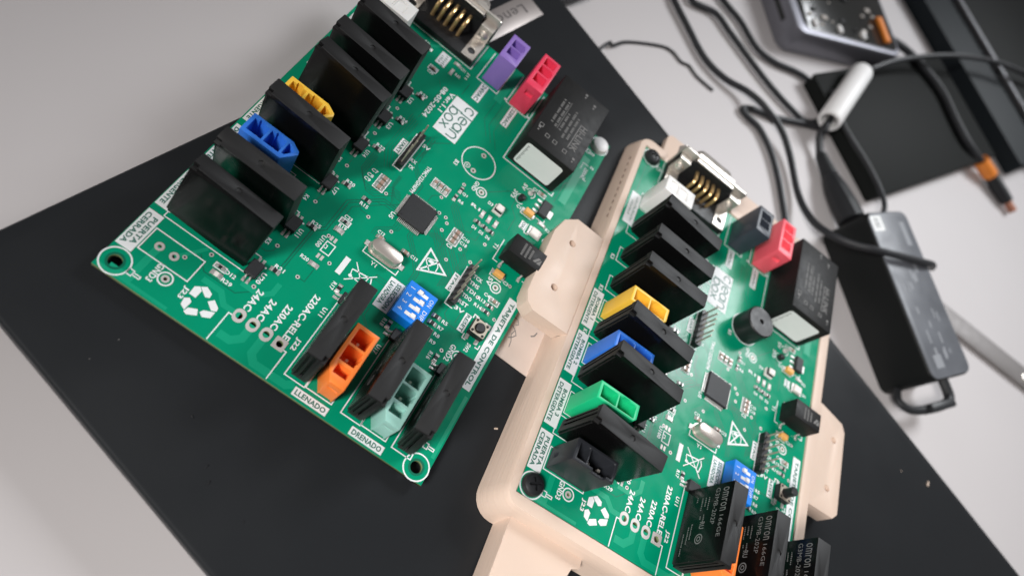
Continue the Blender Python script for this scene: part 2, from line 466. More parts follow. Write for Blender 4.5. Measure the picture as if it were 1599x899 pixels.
# ================================================================== CIRCUIT BOARDS
BW, BH = 100.0, 147.0
MOUNT = [(3.6, 3.7), (96.3, 3.5), (96.3, 143.5), (3.6, 143.5)]
PADS = [(34.98, 10.2), (39.17, 10.2), (43.37, 10.15), (47.6, 10.1)]
J23P = [(8.8, 13.3), (13.1, 13.3)]
TESTP = {'GND3': (15.25, 7.1), 'GND': (69.4, 91.7), '5V': (89.8, 65.15), 'GND2': (90.5, 37.6)}
OPT_Y = [104.1, 90.6, 76.4, 58.9, 40.6, 22.8]
VIAS = [(31.6, 97.6), (31.3, 84.1), (31.2, 68.0), (31.0, 51.4), (30.9, 32.9), (33.1, 19.1), (40.4, 28.8), (45.4, 68.5), (45.5, 58.0),
        (59.7, 80.2), (63.3, 89.8), (79.6, 75.9), (62.0, 74.9), (64.5, 75.0), (65.8, 73.5), (65.7, 70.3), (73.8, 68.7), (71.9, 62.5), (78.7, 67.1),
        (93.6, 68.9), (86.5, 58.4), (94.6, 55.5), (85.5, 36.4), (53.5, 58.7), (40.0, 44.9), (44.9, 37.9), (15.1, 14.8), (19.6, 19.6)]

def board_mesh():
    holes = [circ(x, y, 1.75, 24) for x, y in MOUNT]+[circ(x, y, 0.95, 16) for x, y in PADS]+[circ(x, y, 0.55, 12) for x, y in J23P]
    holes += [circ(x, y, 0.5, 12) for x, y in TESTP.values()]+[circ(63.2, 104.7, 0.45, 10), circ(63.1, 96.8, 0.45, 10)]
    me = plate_mesh('substrate', [(0, 0), (BW, 0), (BW, BH), (0, BH)], holes, -1.6, 0.0, ['mask', 'laminate'])
    return me

def silk_mesh():
    s = MB(); z = 0.035
    for x, y in MOUNT: s.ring(x, y, z, 3.55, 3.95, 36)
    for (x, y) in ((15.25, 7.1), (69.4, 91.7), (89.8, 65.15), (90.5, 37.6)): s.ring(x, y, z, 1.6, 2.0, 28)
    s.ring(63.2, 100.8, z, 5.95, 6.35, 48); s.ring(60.4, 97.2, z, 0.85, 1.1, 20)
    s.stroke([(59.8, 97.2), (61.0, 97.2)], 0.22, z); s.stroke([(60.4, 96.6), (60.4, 97.8)], 0.22, z)
    L = lambda pts, w=0.32, c=False: s.stroke(pts, w, z, c)
    L([(5.15, 9.8), (5.15, 16.95), (19.6, 16.95), (19.6, 9.8)], 0.34, True)
    L([(33.9, 9.3), (32.45, 9.3), (32.45, 0.3)], 0.34); L([(48.6, 9.3), (50.2, 9.3), (50.2, 0.4)], 0.34)
    # relay outlines
    for y in (104.0, 90.4, 77.0, 57.5, 39.5, 21.4): L([(4.2, y-0.5), (29.6, y-0.5), (29.6, y+5.9), (4.2, y+5.9)], 0.3, True)
    for x in (53.2, 71.0, 87.6): L([(x, 4.2), (x+6.2, 4.2), (x+6.2, 30.0), (x, 30.0)], 0.34, True)
    # connector outlines
    for y in (117.4, 65.0, 47.0, 28.5): L([(5.2, y), (22, y), (22, y+7.6), (5.2, y+7.6)], 0.28, True)
    for x in (59.7, 77.3): L([(x, 4.5), (x+8.1, 4.5), (x+8.1, 22.8), (x, 22.8)], 0.34, True)
    L([(45.5, 146.2), (45.5, 130.8), (54.4, 130.8), (54.4, 146.2)]); L([(58.6, 146.2), (58.6, 130.8), (67.6, 130.8), (67.6, 146.2)])
    L([(57.4, 131.6), (58.6, 131.6)], 0.8); L([(68.7, 131.6), (67.6, 131.6)], 0.8)
    L([(9.7, 146.5), (9.7, 132.0), (42.0, 132.0), (42.0, 146.5)])
    L([(68.9, 145.0), (68.9, 109.6), (90.3, 109.6), (90.3, 111.3)], 0.36)
    L([(86.0, 73.4), (84.2, 73.4), (84.2, 82.2)], 0.34); L([(96.2, 73.3), (97.9, 73.3), (97.9, 75.0)], 0.34)
    L([(62.0, 49.3), (62.0, 47.5), (50.2, 47.5), (50.2, 49.6)], 0.34)
    L([(40.6, 43.3), (43.4, 43.3), (43.4, 39.6), (40.6, 39.6)], 0.34, True); L([(40.6, 42.1), (41.5, 42.1), (41.5, 41.0), (40.6, 41.0)], 0.26)
    L([(78.7, 65.3), (78.7, 49.9), (81.6, 49.9)], 0.34); L([(41.6, 94.4), (41.6, 78.5), (44.6, 78.5), (44.6, 94.4)], 0.34)
    for x0, x1, y0, y1 in ((40.7, 44.2, 67.8, 73.4), (54.6, 60.8, 81.4, 84.9), (68.6, 72.1, 68.3, 73.9), (21.8, 25.1, 17.4, 18.8),
                           (89.9, 93.4, 59.7, 61.5), (39.6, 42.8, 50.8, 52.6), (30.6, 33.8, 119.9, 122.0), (85.6, 88.6, 106.4, 108.0)):
        L([(x0, y0), (x1, y0), (x1, y1), (x0, y1)], 0.34, True)
    L([(40.7, 69.6), (44.2, 69.6)]); L([(40.7, 71.6), (44.2, 71.6)]); L([(68.6, 70.1), (72.1, 70.1)]); L([(68.6, 72.1), (72.1, 72.1)])
    L([(56.5, 81.4), (56.5, 84.9)]); L([(58.7, 81.4), (58.7, 84.9)])
    L([(83.9, 97.9), (83.9, 95.4), (88.4, 95.4)], 0.34); L([(85.9, 70.6), (85.9, 68.0), (90.4, 68.0)], 0.34); L([(89.4, 97.6), (92.6, 97.6), (92.6, 98.8)], 0.3)
    L([(88.4, 93.5), (88.4, 89.6), (90, 89.6)], 0.3)
    for a, b, c in (((88.6, 51.6), (88.6, 53.0), (90.2, 53.0)), ((93.4, 52.8), (94.8, 52.8), (94.8, 51.2)), ((88.7, 45.6), (88.7, 43.9), (90, 43.9)), ((93.6, 43.7), (94.8, 43.7), (94.8, 45.2))):
        L([a, b, c], 0.36)
    L([(81.6+1.9*math.cos(R_(t)), 99.9+1.9*math.sin(R_(t))) for t in range(110, 330, 15)], 0.3)
    L([(83.5+1.8*math.cos(R_(t)), 104.5+1.8*math.sin(R_(t))) for t in range(-60, 170, 15)], 0.3)
    # recycling mark
    for blk in ([(21.8, 9.9), (22.9, 10.7), (23.9, 9.9), (23.8, 7.5), (21.9, 7.5)], [(23.05, 10.75), (24.3, 11.7), (26.3, 10.8), (26.5, 9.6), (25.5, 9.1), (24.2, 9.9)],
                [(26.7, 8.5), (27.8, 9.9), (29.8, 8.6), (30.0, 7.6), (28.8, 7.0)], [(26.9, 5.0), (27.3, 6.0), (29.9, 7.25), (29.9, 5.3), (28.1, 4.3)],
                [(24.0, 4.3), (26.1, 5.4), (27.0, 3.9), (24.7, 2.6), (23.75, 2.9)], [(21.7, 5.9), (22.8, 6.7), (23.75, 6.0), (23.65, 3.3), (22.1, 4.0)]):
        s.poly(blk, z)
    # crossed bin mark
    L([(50.8, 43.4), (58.0, 35.9)]); L([(50.7, 36.5), (58.0, 43.4)])
    L([(50.9, 40.8), (56.2, 41.6)], 0.4); L([(51.0, 40.6), (51.5, 38.6), (55.5, 38.4)], 0.3); s.disc(51.5, 38.7, z+.004, 0.55)
    L([(57.0, 41.8), (57.6, 40.3), (56.9, 37.6)], 0.4); L([(56.2, 41.4), (55.9, 38.2), (56.9, 37.6)], 0.3)
    # static warning triangle
    L([(66.3, 62.2), (66.3, 53.6), (74.3, 57.8)], 0.62, True); L([(66.7, 54.0), (70.6, 60.2)], 0.5)
    L([(69.6, 55.5), (68.2, 56.8), (67.0, 58.0), (67.0, 59.0), (68.3, 59.5), (69.7, 59.9)], 0.34); L([(71.3, 56.4), (71.2, 58.4), (70.3, 59.6)], 0.34)
    s.poly([(67.4, 58.2), (69.2, 58.0), (69.4, 59.2), (68, 59.2)], z+.003)
    # little screw pictograms
    for x, y in ((9.0, 3.5), (96.6, 10.0), (94.5, 137.9), (8.9, 141.2)):
        L([(x-1.6, y-0.8), (x-1.6, y+0.8), (x-0.3, y+0.8), (x-0.3, y-0.8)], 0.3, True); L([(x-0.3, y+0.35), (x+1.7, y+0.35), (x+1.7, y-0.35), (x-0.3, y-0.35)], 0.3)
    T = lambda t, x, y, h=1.2, l=None, d='y', b=0.03: text(s, t, x, y, z, l*1.08 if l else None, h*1.18, d, 0, b)
    T('24AC', 35.4, 15.9, 1.7, 6.4); T('24AC', 39.6, 15.7, 1.7, 6.4); T('220AC', 43.8, 16.4, 1.7, 7.6); T('220AC-RELE', 48.0, 19.8, 1.7, 14.6)
    T('J22', 50.9, 12.6, 1.5, 3.6); T('J23', 20.6, 6.9, 1.4, 3.4); T('GND3', 12.4, 7.0, 1.5, 5.2); T('GND', 66.6, 92.3, 1.3, 3.8); T('GND2', 88.0, 37.4, 1.5, 5.4)
    T('08-05-2024', 39.6, 110.0, 1.6, 14.8); T('Ver.1.1', 42.6, 113.0, 1.6, 9.2); T('TM4C123GH6PM', 51.2, 80.7, 1.3, 11.4)
    T('5V', 87.0, 65.8, 1.4, 2.8); T('3V3', 78.8, 100.0, 1.3, 3.2); T('5V', 80.6, 105.2, 1.3, 2.6)
    for i, t in enumerate(('TCK', 'TMS', 'TDI', 'TDO', 'RST', '3V')): T(t, 83.6, 63.9-2.58*i, 1.2, 3.2, 'x')
    T('5V', 46.5, 92.2, 1.2, 2.4, 'x'); T('RX', 46.0, 84.7, 1.1, 2.0, 'x'); T('TX', 46.4, 82.3, 1.1, 2.0, 'x')
    for k, y in enumerate(OPT_Y):
        T(('U2', 'U3', 'U14', 'U7', 'U11', 'U20')[k], 33.2, y-0.6, 1.2, 2.6 if k != 5 else 3.4); T(('R23', 'R24', 'R22', 'R20', 'R25', 'R21')[k], 35.3, y+4.9, 1.1, 2.8, 'x')
        (T('K%d' % (k+1), 28.2, y-8.2, 1.1, 1.8) if k < 5 else 0); s.disc(32.4, y+2.6, z, 0.3, 10)
    for t, x, y, l in (('D12', 26.6, 18.1, 2.8), ('R29', 27.1, 15.7, 2.8), ('C7', 38.6, 72.7, 2.0), ('C8', 38.3, 70.5, 2.0), ('C9', 38.3, 68.7, 2.0), ('R15', 42.4, 60.4, 2.6),
                       ('C10', 73.7, 72.8, 2.4), ('C18', 73.8, 70.9, 2.4), ('C5', 70.4, 67.3, 2.0), ('R5', 82.0, 44.4, 1.8), ('R7', 81.8, 42.0, 1.8), ('R8', 81.9, 39.5, 1.8),
                       ('R9', 81.9, 36.9, 1.8), ('C4', 88.7, 61.1, 1.9), ('R13', 88.0, 58.5, 2.6), ('R14', 88.0, 55.9, 2.6), ('D3', 74.0, 90.4, 1.7), ('R1', 70.5, 85.6, 3.2),
                       ('D4', 73.7, 78.7, 1.5), ('D5', 76.5, 78.7, 1.5), ('D6', 79.2, 78.7, 1.5), ('C2', 84.3, 107.2, 1.7), ('C1', 82.5, 96.8, 1.6), ('R2', 95.2, 96.2, 1.7),
                       ('D1', 96.1, 91.7, 1.6), ('C3', 91.9, 68.8, 1.7), ('R20', 38.6, 34.8, 2.4), ('C23', 41.2, 53.6, 2.4), ('R19', 41.5, 49.9, 2.4), ('Q1', 65.4, 86.7, 1.8),
                       ('R6', 65.6, 83.5, 1.8), ('R41', 25.0, 128.8, 1.7), ('C30', 32.2, 119.1, 2.2), ('R42', 40.0, 125.6, 1.9), ('C31', 40.2, 129.5, 1.9), ('L', 97.7, 125.6, 1.0), ('N', 98.0, 132.2, 1.2),
                       ('R32', 12.2, 130.0, 2.4), ('C13', 63.6, 56.0, 2.2), ('C12', 51.4, 56.2, 2.2)):
        T(t, x, y, 1.05, l, 'x')
    T('U100', 39.2, 42.0, 1.2, 4.0); T('U5', 50.7, 63.6, 1.3, 2.2); T('Y1', 54.9, 46.1, 1.1, 1.9, 'x'); T('B3', 57.0, 95.1, 1.3, 1.9); T('T1', 82.9, 78.2, 1.2, 1.8)
    T('SW2', 91.7, 42.1, 1.2, 2.8); T('220VAC', 96.4, 127.6, 1.2, 5.0); T('J11', 42.6, 128.4, 1.1, 3.0); T('U11', 51.6, 24.6, 1.2, 2.8); T('U17', 69.6, 24.9, 1.2, 2.8); T('R40', 95.4, 18.8, 1.2, 2.6)
    for t, x in (('R17', 49.4), ('R18', 66.8), ('R16', 83.2)): T(t, x, 32.9, 1.1, 2.4)
    for y, k in ((55.9, '6'), (74.6, '5'), (89.0, '3')): T('K'+k, 2.6, y+1.4, 1.3, 2.0)
    L([(94.2, 128.5), (94.2, 131.8), (96.6, 131.8)], 0.25)
    # dashes in chip data rows
    return s

def vias_mesh():
    s = MB()
    for x, y in VIAS: s.ring(x, y, 0.03, 0.28, 0.62, 14, 0); s.disc(x, y, 0.02, 0.30, 10, 1)  # flat dark disc painted for the shade inside each hole
    return s

def traces_mesh():                                              # darker gaps between the copper and the traces
    s = MB(); z = 0.010
    def t(pts, w=0.22, n=1, dx=0.0, dy=0.6):
        for i in range(n): s.stroke([(x+dx*i, y+dy*i) for x, y in pts], w, z+0.0006*i)
    t([(51, 64.8), (47, 64.8), (40, 57.5), (40, 53.5)], n=1); t([(51, 65.8), (46.4, 65.8), (38.5, 58), (38.5, 46), (36.0, 43.5), (36, 28)], 0.28)
    t([(51, 66.6), (46, 66.6), (37.6, 58.2), (37.6, 46.4), (35.2, 44), (35.2, 28)], 0.28)
    t([(50.6, 69.6), (47.6, 69.6), (46.4, 68.4), (43, 65.0), (40, 65), (36.5, 68.5), (36.5, 78)], 0.22, 4, -0.6, 0.75)
    t([(50.6, 68.2), (46.5, 64.2), (44.5, 64.2)], 0.2); t([(45.3, 58.4), (42.6, 58.4), (40.8, 60.2), (40.8, 63.6)], 0.2)
    t([(53, 75.5), (53, 79), (47.5, 84.5), (47.5, 97)], 0.22, 3, -0.9, 0.0); t([(57, 75.2), (57, 78.5), (60.5, 82)], 0.2)
    t([(61.9, 66), (65, 66), (68.2, 62.8), (74, 57), (74, 53)], 0.22, 5, 0.55, 0.5); t([(61.9, 68.4), (64, 68.4), (66, 66.4), (70.5, 66.4), (76.5, 60.4)], 0.22, 3, 0.4, 0.7)
    t([(58, 63.6), (58, 61), (62, 57), (66, 52), (66, 48.5)], 0.22, 3, 0.7, 0.3); t([(74, 67), (76, 65), (76, 61.5)], 0.2, 4, 0.6, 0.4)
    t([(80.4, 49.6), (80.4, 47), (82.6, 44.8), (86.4, 44.8)], 0.22); t([(86.4, 58.2), (84.6, 56.4), (84.6, 46.4)], 0.2)
    t([(33.1, 19.1), (33.1, 17.2), (30.4, 14.6), (21.0, 14.6), (17.6, 18.0)], 0.26); t([(30.9, 32.9), (30.9, 31), (29.5, 29.6), (26, 29.6)], 0.24)
    t([(40.4, 28.8), (42.6, 28.8), (42.6, 33.4)], 0.24); t([(31.2, 68.0), (31.2, 71.6)], 0.2); t([(31.0, 51.4), (31.0, 54.6)], 0.2)
    t([(35.4, 43), (35.4, 30)], 0.2); t([(60.5, 34), (60.5, 31), (64, 28)], 0.2, 2, 0.8, 0); t([(79.6, 75.9), (79.6, 79.4)], 0.2); t([(70, 92.4), (77, 99.6), (81, 99.6)], 0.25)
    t([(52, 100), (47, 95), (47, 88)], 0.25); t([(38.5, 100), (38.5, 116), (36, 119)], 0.2); t([(73, 57.8), (77.4, 57.8)], 0.2)
    t([(65.8, 70.3), (68.4, 67.7), (68.4, 64)], 0.2); t([(45, 120), (45, 126)], 0.25); t([(92, 108), (92, 118), (95, 121)], 0.25)
    for k in range(5): t([(36.4+0.8*k, 100-0.5*k), (36.4+0.8*k, 82+k), (40-0.4*k+k, 76+0.6*k)], 0.18)
    for k in range(4): t([(64+0.7*k, 82), (64+0.7*k, 79.5+0.4*k), (72+0.7*k, 71.5+0.4*k), (76, 67.5+0.9*k)], 0.18)
    for k in range(4): t([(50.4, 66.4+0.9*k), (48.5, 66.4+0.9*k), (46.2-0.3*k, 71+0.6*k), (46.2-0.3*k, 77)], 0.16)
    for k in range(3): t([(62, 44-0.8*k), (57.5, 44-0.8*k), (57.5-0.6*k, 34)], 0.16)
    for k in range(4): t([(53+0.7*k, 62.6), (53+0.7*k, 60.4), (49+0.7*k, 56.6), (49+0.7*k, 54)], 0.16)
    for k in range(3): t([(81.6, 56-2.5*k), (86, 56-2.5*k)], 0.16); t([(70+k, 40), (70+k, 33), (73+k, 31)], 0.16)
    for k in range(3): t([(60+2.6*k, 112-k), (56+2.6*k, 118-k), (56+2.6*k, 128)], 0.2)
    t([(83.5, 86), (83.5, 92), (80.4, 95), (80.4, 98)], 0.2); t([(73.6, 79.2), (73.6, 76), (70, 74.5)], 0.18); t([(76.4, 79.2), (76.4, 75), (71.6, 73.5)], 0.18)
    t([(10, 136), (8, 134), (8, 128)], 0.22); t([(6.2, 120), (2.6, 124), (2.6, 140)], 0.25)
    return s

def wide_mesh():                                                # wide bare-looking copper tracks, a brighter green
    s = MB(); z = 0.008
    s.stroke([(8.8, 13.3), (8.8, 2.0), (3.2, 2.0)], 1.9, z); s.stroke([(13.2, 13.3), (18.0, 20.4)], 1.0, z+.0006)
    s.stroke([(43.4, 10.2), (43.4, 3.8), (45.2, 1.9), (55, 1.9), (57, 3.4)], 2.2, z+.0012); s.stroke([(39.2, 10.2), (39.2, 5.6), (37.0, 3.4), (33.6, 3.4)], 2.2, z+.0018)
    s.stroke([(35.0, 10.2), (30.2, 10.2), (27.6, 12.8), (22, 12.8)], 1.6, z+.0024); s.stroke([(30, 18.0), (35.5, 18.0), (38, 20.5), (38, 24)], 1.5, z+.003)
    s.stroke([(20.4, 0.9), (1.0, 0.9)], 0.9, z+.0036); s.stroke([(99.0, 8), (99.0, 29)], 1.1, z+.004); s.stroke([(94.5, 110), (94.5, 135)], 3.0, z+.0045)
    s.stroke([(56, 128), (56, 137)], 3.0, z+.005); s.stroke([(22, 124.6), (29, 131), (29, 131.9)], 1.2, z+.0055)
    return s

LABELS = [((0.2, 7.8, 4.7, 20.4), ('PUERTA', 'CERRADA'), 'y'), ((0.2, 22.4, 4.7, 38.0), ('BOMBA 3', 'DETERGENTE'), 'y'), ((0.4, 41.1, 4.5, 56.8), ('BOMBA 2', 'DETERGENTE'), 'y'),
          ((0.4, 59.2, 4.6, 74.4), ('BOMBA 1', 'DETERGENTE'), 'y'), ((1.1, 107.3, 5.5, 122.9), None, 'y'),
          ((57.5, 0.8, 68.1, 3.25), ('LLENADO',), 'x'), ((75.6, 0.55, 86.2, 3.05), ('DRENADO',), 'x'), ((95.4, 30.7, 98.9, 65.5), ('TARJETA DE CONTROL',), 'y'),
          ((61.3, 35.4, 66.2, 46.5), ('SELECCION', 'LAVADORA'), 'y'), ((38.9, 83.2, 41.2, 89.5), ('UART',), 'y'), ((76.4, 54.1, 78.5, 60.9), ('JTAG',), 'y'),
          ((86.0, 45.0, 88.2, 51.7), ('RESET',), 'y'), ((48.1, 121.7, 51.1, 130.4), ('24VAC',), 'y'), ((61.2, 120.8, 64.0, 130.4), ('220VAC',), 'y'),
          ((30.9, 124.3, 34.7, 130.4), None, 'y'), ((85.9, 90.0, 88.1, 93.2), ('ON',), 'y'), ((47.4, 36.8, 49.1, 43.0), (), 'y')]

SHARED = {}
def shared(key, fn):
    if key not in SHARED: SHARED[key] = fn()
    return SHARED[key]

def chip_mesh(l, w, h, body, axis):
    s = MB(); e = l*0.24
    a = lambda x0, y0, z0, x1, y1, z1, mi, c=0.08: s.cbox(*((x0, y0, z0, x1, y1, z1) if axis == 'x' else (y0, x0, z0, y1, x1, z1)), c, mi)
    a(-l/2, -w/2, 0.04, -l/2+e, w/2, h+0.03, 0); a(l/2-e, -w/2, 0.04, l/2, w/2, h+0.03, 0)
    a(-l/2+e, -w/2+0.03, 0.05, l/2-e, w/2-0.03, h, 1)
    for sg in (-1, 1):                                           # solder fillets
        x0 = sg*l/2; x1 = sg*(l/2+0.55)
        vs_ = [(x0, -w/2, .02), (x0, w/2, .02), (x0, w/2, h*0.8), (x0, -w/2, h*0.8), (x1, -w/2-.1, .02), (x1, w/2+.1, .02), (x1, w/2+.1, .07), (x1, -w/2-.1, .07)]
        if axis == 'y': vs_ = [(y, x, z) for x, y, z in vs_]
        f = [(0, 1, 2, 3), (4, 7, 6, 5), (3, 2, 6, 7), (0, 4, 5, 1), (0, 3, 7, 4), (1, 5, 6, 2)]
        s.add(vs_, f, 0)
    return s.mesh('chip', ['solder', body])

def opto_mesh(which):
    s = MB()
    if which == 'body':
        s.cbox(-1.8, -2.35, 0.2, 1.8, 2.35, 2.1, 0.22); s.ring(-1.1, 1.5, 2.105, 0.0, 0.3, 10); return s.mesh('optocoupler', ['chip'])
    for x in (-0.65, 0.65):
        for sg in (-1, 1):
            s.cbox(x-0.3, min(sg*2.3, sg*3.9), 0.03, x+0.3, max(sg*2.3, sg*3.9), 0.3, 0.05); s.cbox(x-0.25, min(sg*2.3, sg*2.75), 0.3, x+0.25, max(sg*2.3, sg*2.75), 1.0, 0.05)
            s.cbox(x-0.42, min(sg*3.0, sg*4.3), 0.015, x+0.42, max(sg*3.0, sg*4.3), 0.1, 0.03)
    return s.mesh('pins', ['solder'])

RL, RT, RH = 24.4, 5.4, 20.2                                     # relay length, thickness, height
def relay_mesh(which):
    if which == 'body':                                          # long axis x from 0..RL, thickness y 0..RT
        b = MB().box(0, 0, 0.4, RL, RT, RH)
        cuts = [MB().box(-1, 2.3, 2.0, 0.9, 2.95, RH-1.2), MB().cyl(RL*0.5, RT/2, RH-0.35, RH+2, 0.85, 18), MB().box(-1, -1, -1, 0.7, 0.5, RH-2.6), MB().box(-1, RT-0.5, -1, 0.7, RT+1, RH-2.6),
                MB().box(-1, -1, RH-1.3, 1.7, 1.2, RH+1), MB().box(-1, 3.9, 2.0, 0.5, 4.3, RH-2.0)]
        me = solid('relay', b, ['relay'], cut=cuts, bevel=0.22, seg=2)
        me.materials.append(MATS['relay_lit'])                   # same plastic, matt finish; light from above put into its paler colour and sheen
        for p in me.polygons:
            if abs(p.normal.y) < 0.8: p.material_index = 1
        return me
    s = MB()
    for x in (2.6, 10.2, 17.6, 22.4): s.cbox(x-0.5, RT/2-0.2, -1.2, x+0.5, RT/2+0.2, 0.5, 0.08)
    return s.mesh('pins', ['solder'])

def relay_print_mesh():                                          # on the face y = RT (turned towards -X once the relay runs along Y)
    s = MB()
    def put(t, a, zc, h, l): text(s, t, 0, 0, 0, l, h, bold=0.0, mapf=lambda p, q: (a-p, RT+0.03, zc+q))
    put('omron', 19.0, 17.2, 2.4, 7.6); put('166GE', 10.6, 17.2, 1.5, 6.6); put('G3MB-202P', 17.2, 13.9, 1.7, 11.6)
    for a, zc, w, h in ((20.5, 10.6, 4.5, .5), (20.5, 9.2, 3.6, .5), (20.5, 7.8, 4.6, .5), (15, 9.6, 3.4, .5), (14.6, 8.2, 1.8, .5), (21, 5.6, 2.2, .4), (12.4, 5.4, 5.4, .5), (11.6, 4.2, 6.0, .5), (9.6, 2.6, 4.6, .45), (5.0, 2.6, 3.0, .45)):
        for k in range(int(w/0.62)):
            x = a-k*0.62; hh = h*(0.7+0.5*((k*7+int(a*10)) % 5)/5)
            s.add([(x, RT+.03, zc), (x-0.38, RT+.03, zc), (x-0.38, RT+.03, zc+hh), (x, RT+.03, zc+hh)], [(0, 1, 2, 3)])
    n = 20
    for cx, cz, r0, r1 in ((7.4, 9.6, 1.25, 1.6), (7.4, 9.6, 0.5, 0.8)):
        v = [(cx+r*math.cos(2*math.pi*i/n), RT+.03, cz+r*math.sin(2*math.pi*i/n)) for r in (r0, r1) for i in range(n)]
        s.add(v, [(i, n+i, n+(i+1) % n, (i+1) % n) for i in range(n)])
    text(s, 'RU', 0, 0, 0, 2.2, 2.0, bold=0.02, mapf=lambda p, q: (11.6-p, RT+.03, 9.8+q))
    return s.mesh('lettering', ['relay_print'])

def conn_mesh(kind, H, material):
    """shrouded header, long axis x from 0, width y; open cavities from above"""
    if kind == 3:
        o = [(0, 0), (12.6, 0), (15.6, 4.2), (15.3, 5.2), (12.4, 6.8), (0, 6.8)]; Lc = [(1.1, 1.2, 5.7, 5.6), (6.4, 1.2, 11.2, 5.6)]
        cuts = [MB().box(a, b, 5.5, c, d, H+2) for a, b, c, d in Lc]
        cuts += [MB().prism([(11.9, 1.7), (12.7, 1.7), (14.4, 4.3), (12.4, 5.6), (11.9, 5.6)], 7, H+2), MB().box(2.4, 5.0, 5.5, 4.4, 6.2, H+2), MB().box(7.8, 5.0, 5.5, 9.8, 6.2, H+2)]
        pins = [(3.4, 3.4), (8.8, 3.4)]
    elif kind == 4:                                              # three equal chambers, long straight body
        o = [(0, 0), (17.2, 0), (17.2, 7.0), (0, 7.0)]
        cuts = [MB().box(1.0, 1.3, 5.5, 4.8, 5.7, H+2), MB().box(5.4, 1.3, 5.5, 9.4, 5.7, H+2), MB().box(10.2, 1.3, 5.5, 14.2, 5.7, H+2), MB().box(16.4, 2.0, 8.4, 18, 5.0, 10.4), MB().box(6.4, 5.2, 5.5, 8.4, 6.2, H+2)]
        pins = [(2.9, 3.5), (7.4, 3.5), (12.2, 3.5)]
    elif kind == 7:                                              # tall two-chamber header
        o = [(0, 0), (13.4, 0), (14.4, 1.2), (14.4, 6.0), (0, 6.0)]
        cuts = [MB().box(1.1, 1.0, 6.0, 6.5, 5.0, H+2), MB().box(7.2, 1.0, 6.0, 13.2, 5.0, H+2), MB().box(8.6, 4.2, 6.0, 11.0, 5.5, H+2), MB().cyl(20, 20, 0, 1, 1, 6)]
        pins = [(3.8, 3.0), (10.0, 3.0)]
    elif kind == 2:
        o = [(0, 0), (12.6, 0), (12.6, 7.2), (0, 7.2)]
        zf = H-0.5 if material == 'white_plastic' else 4.5
        cuts = [MB().box(1.8, 1.4, zf, 5.4, 5.8, H+2), MB().box(5.9, 1.4, zf, 9.6, 5.8, H+2), MB().box(2.8, 5, zf, 4.6, 6.2, H+2)]
        pins = [(3.6, 3.6), (7.8, 3.6)]
    elif kind == 5:                                              # lower header: two chambers, a small third, slotted end face
        o = [(0, 0), (13.6, 0), (17.6, 2.6), (17.6, 7.0), (0, 7.0)]
        cuts = [MB().box(1.2, 1.2, 4.0, 5.8, 5.8, H+2), MB().box(6.6, 1.2, 4.0, 11.2, 5.8, H+2), MB().box(12.2, 1.8, 7.0, 15.0, 5.8, H+2), MB().box(7.6, 5.0, 4, 9.8, 6.2, H+2),
                MB().box(16.0, 3.2, 8.2, 18.5, 6.2, 8.9), MB().box(15.6, 2.9, -1, 18.5, 6.5, 1.0)]
        pins = [(3.5, 3.5), (8.9, 3.5)]
    else:                                                        # black door header
        o = [(0, 0), (14.2, 0), (14.2, 6.6), (0, 6.6)]
        cuts = [MB().box(1.2, 1.0, 4.0, 4.4, 5.6, H+2), MB().box(5.0, 1.0, 4.0, 13.2, 5.6, H+2), MB().box(7.0, -0.4, H-1.6, 11.6, 1.4, H+2), MB().box(-1, 2.6, 3, 0.6, 3.8, 5)]
        pins = [(2.8, 3.3), (7.4, 3.3), (11.2, 3.3)]
    me = solid('connector', MB().prism(o, 0.15, H), [material], cut=cuts, bevel=0.22, seg=2)
    p = MB()
    for x, y in pins: p.cbox(x-0.45, y-0.45, 3.0, x+0.45, y+0.45, H-4.0, 0.12)
    return me, p.mesh('pin', ['nickel'])

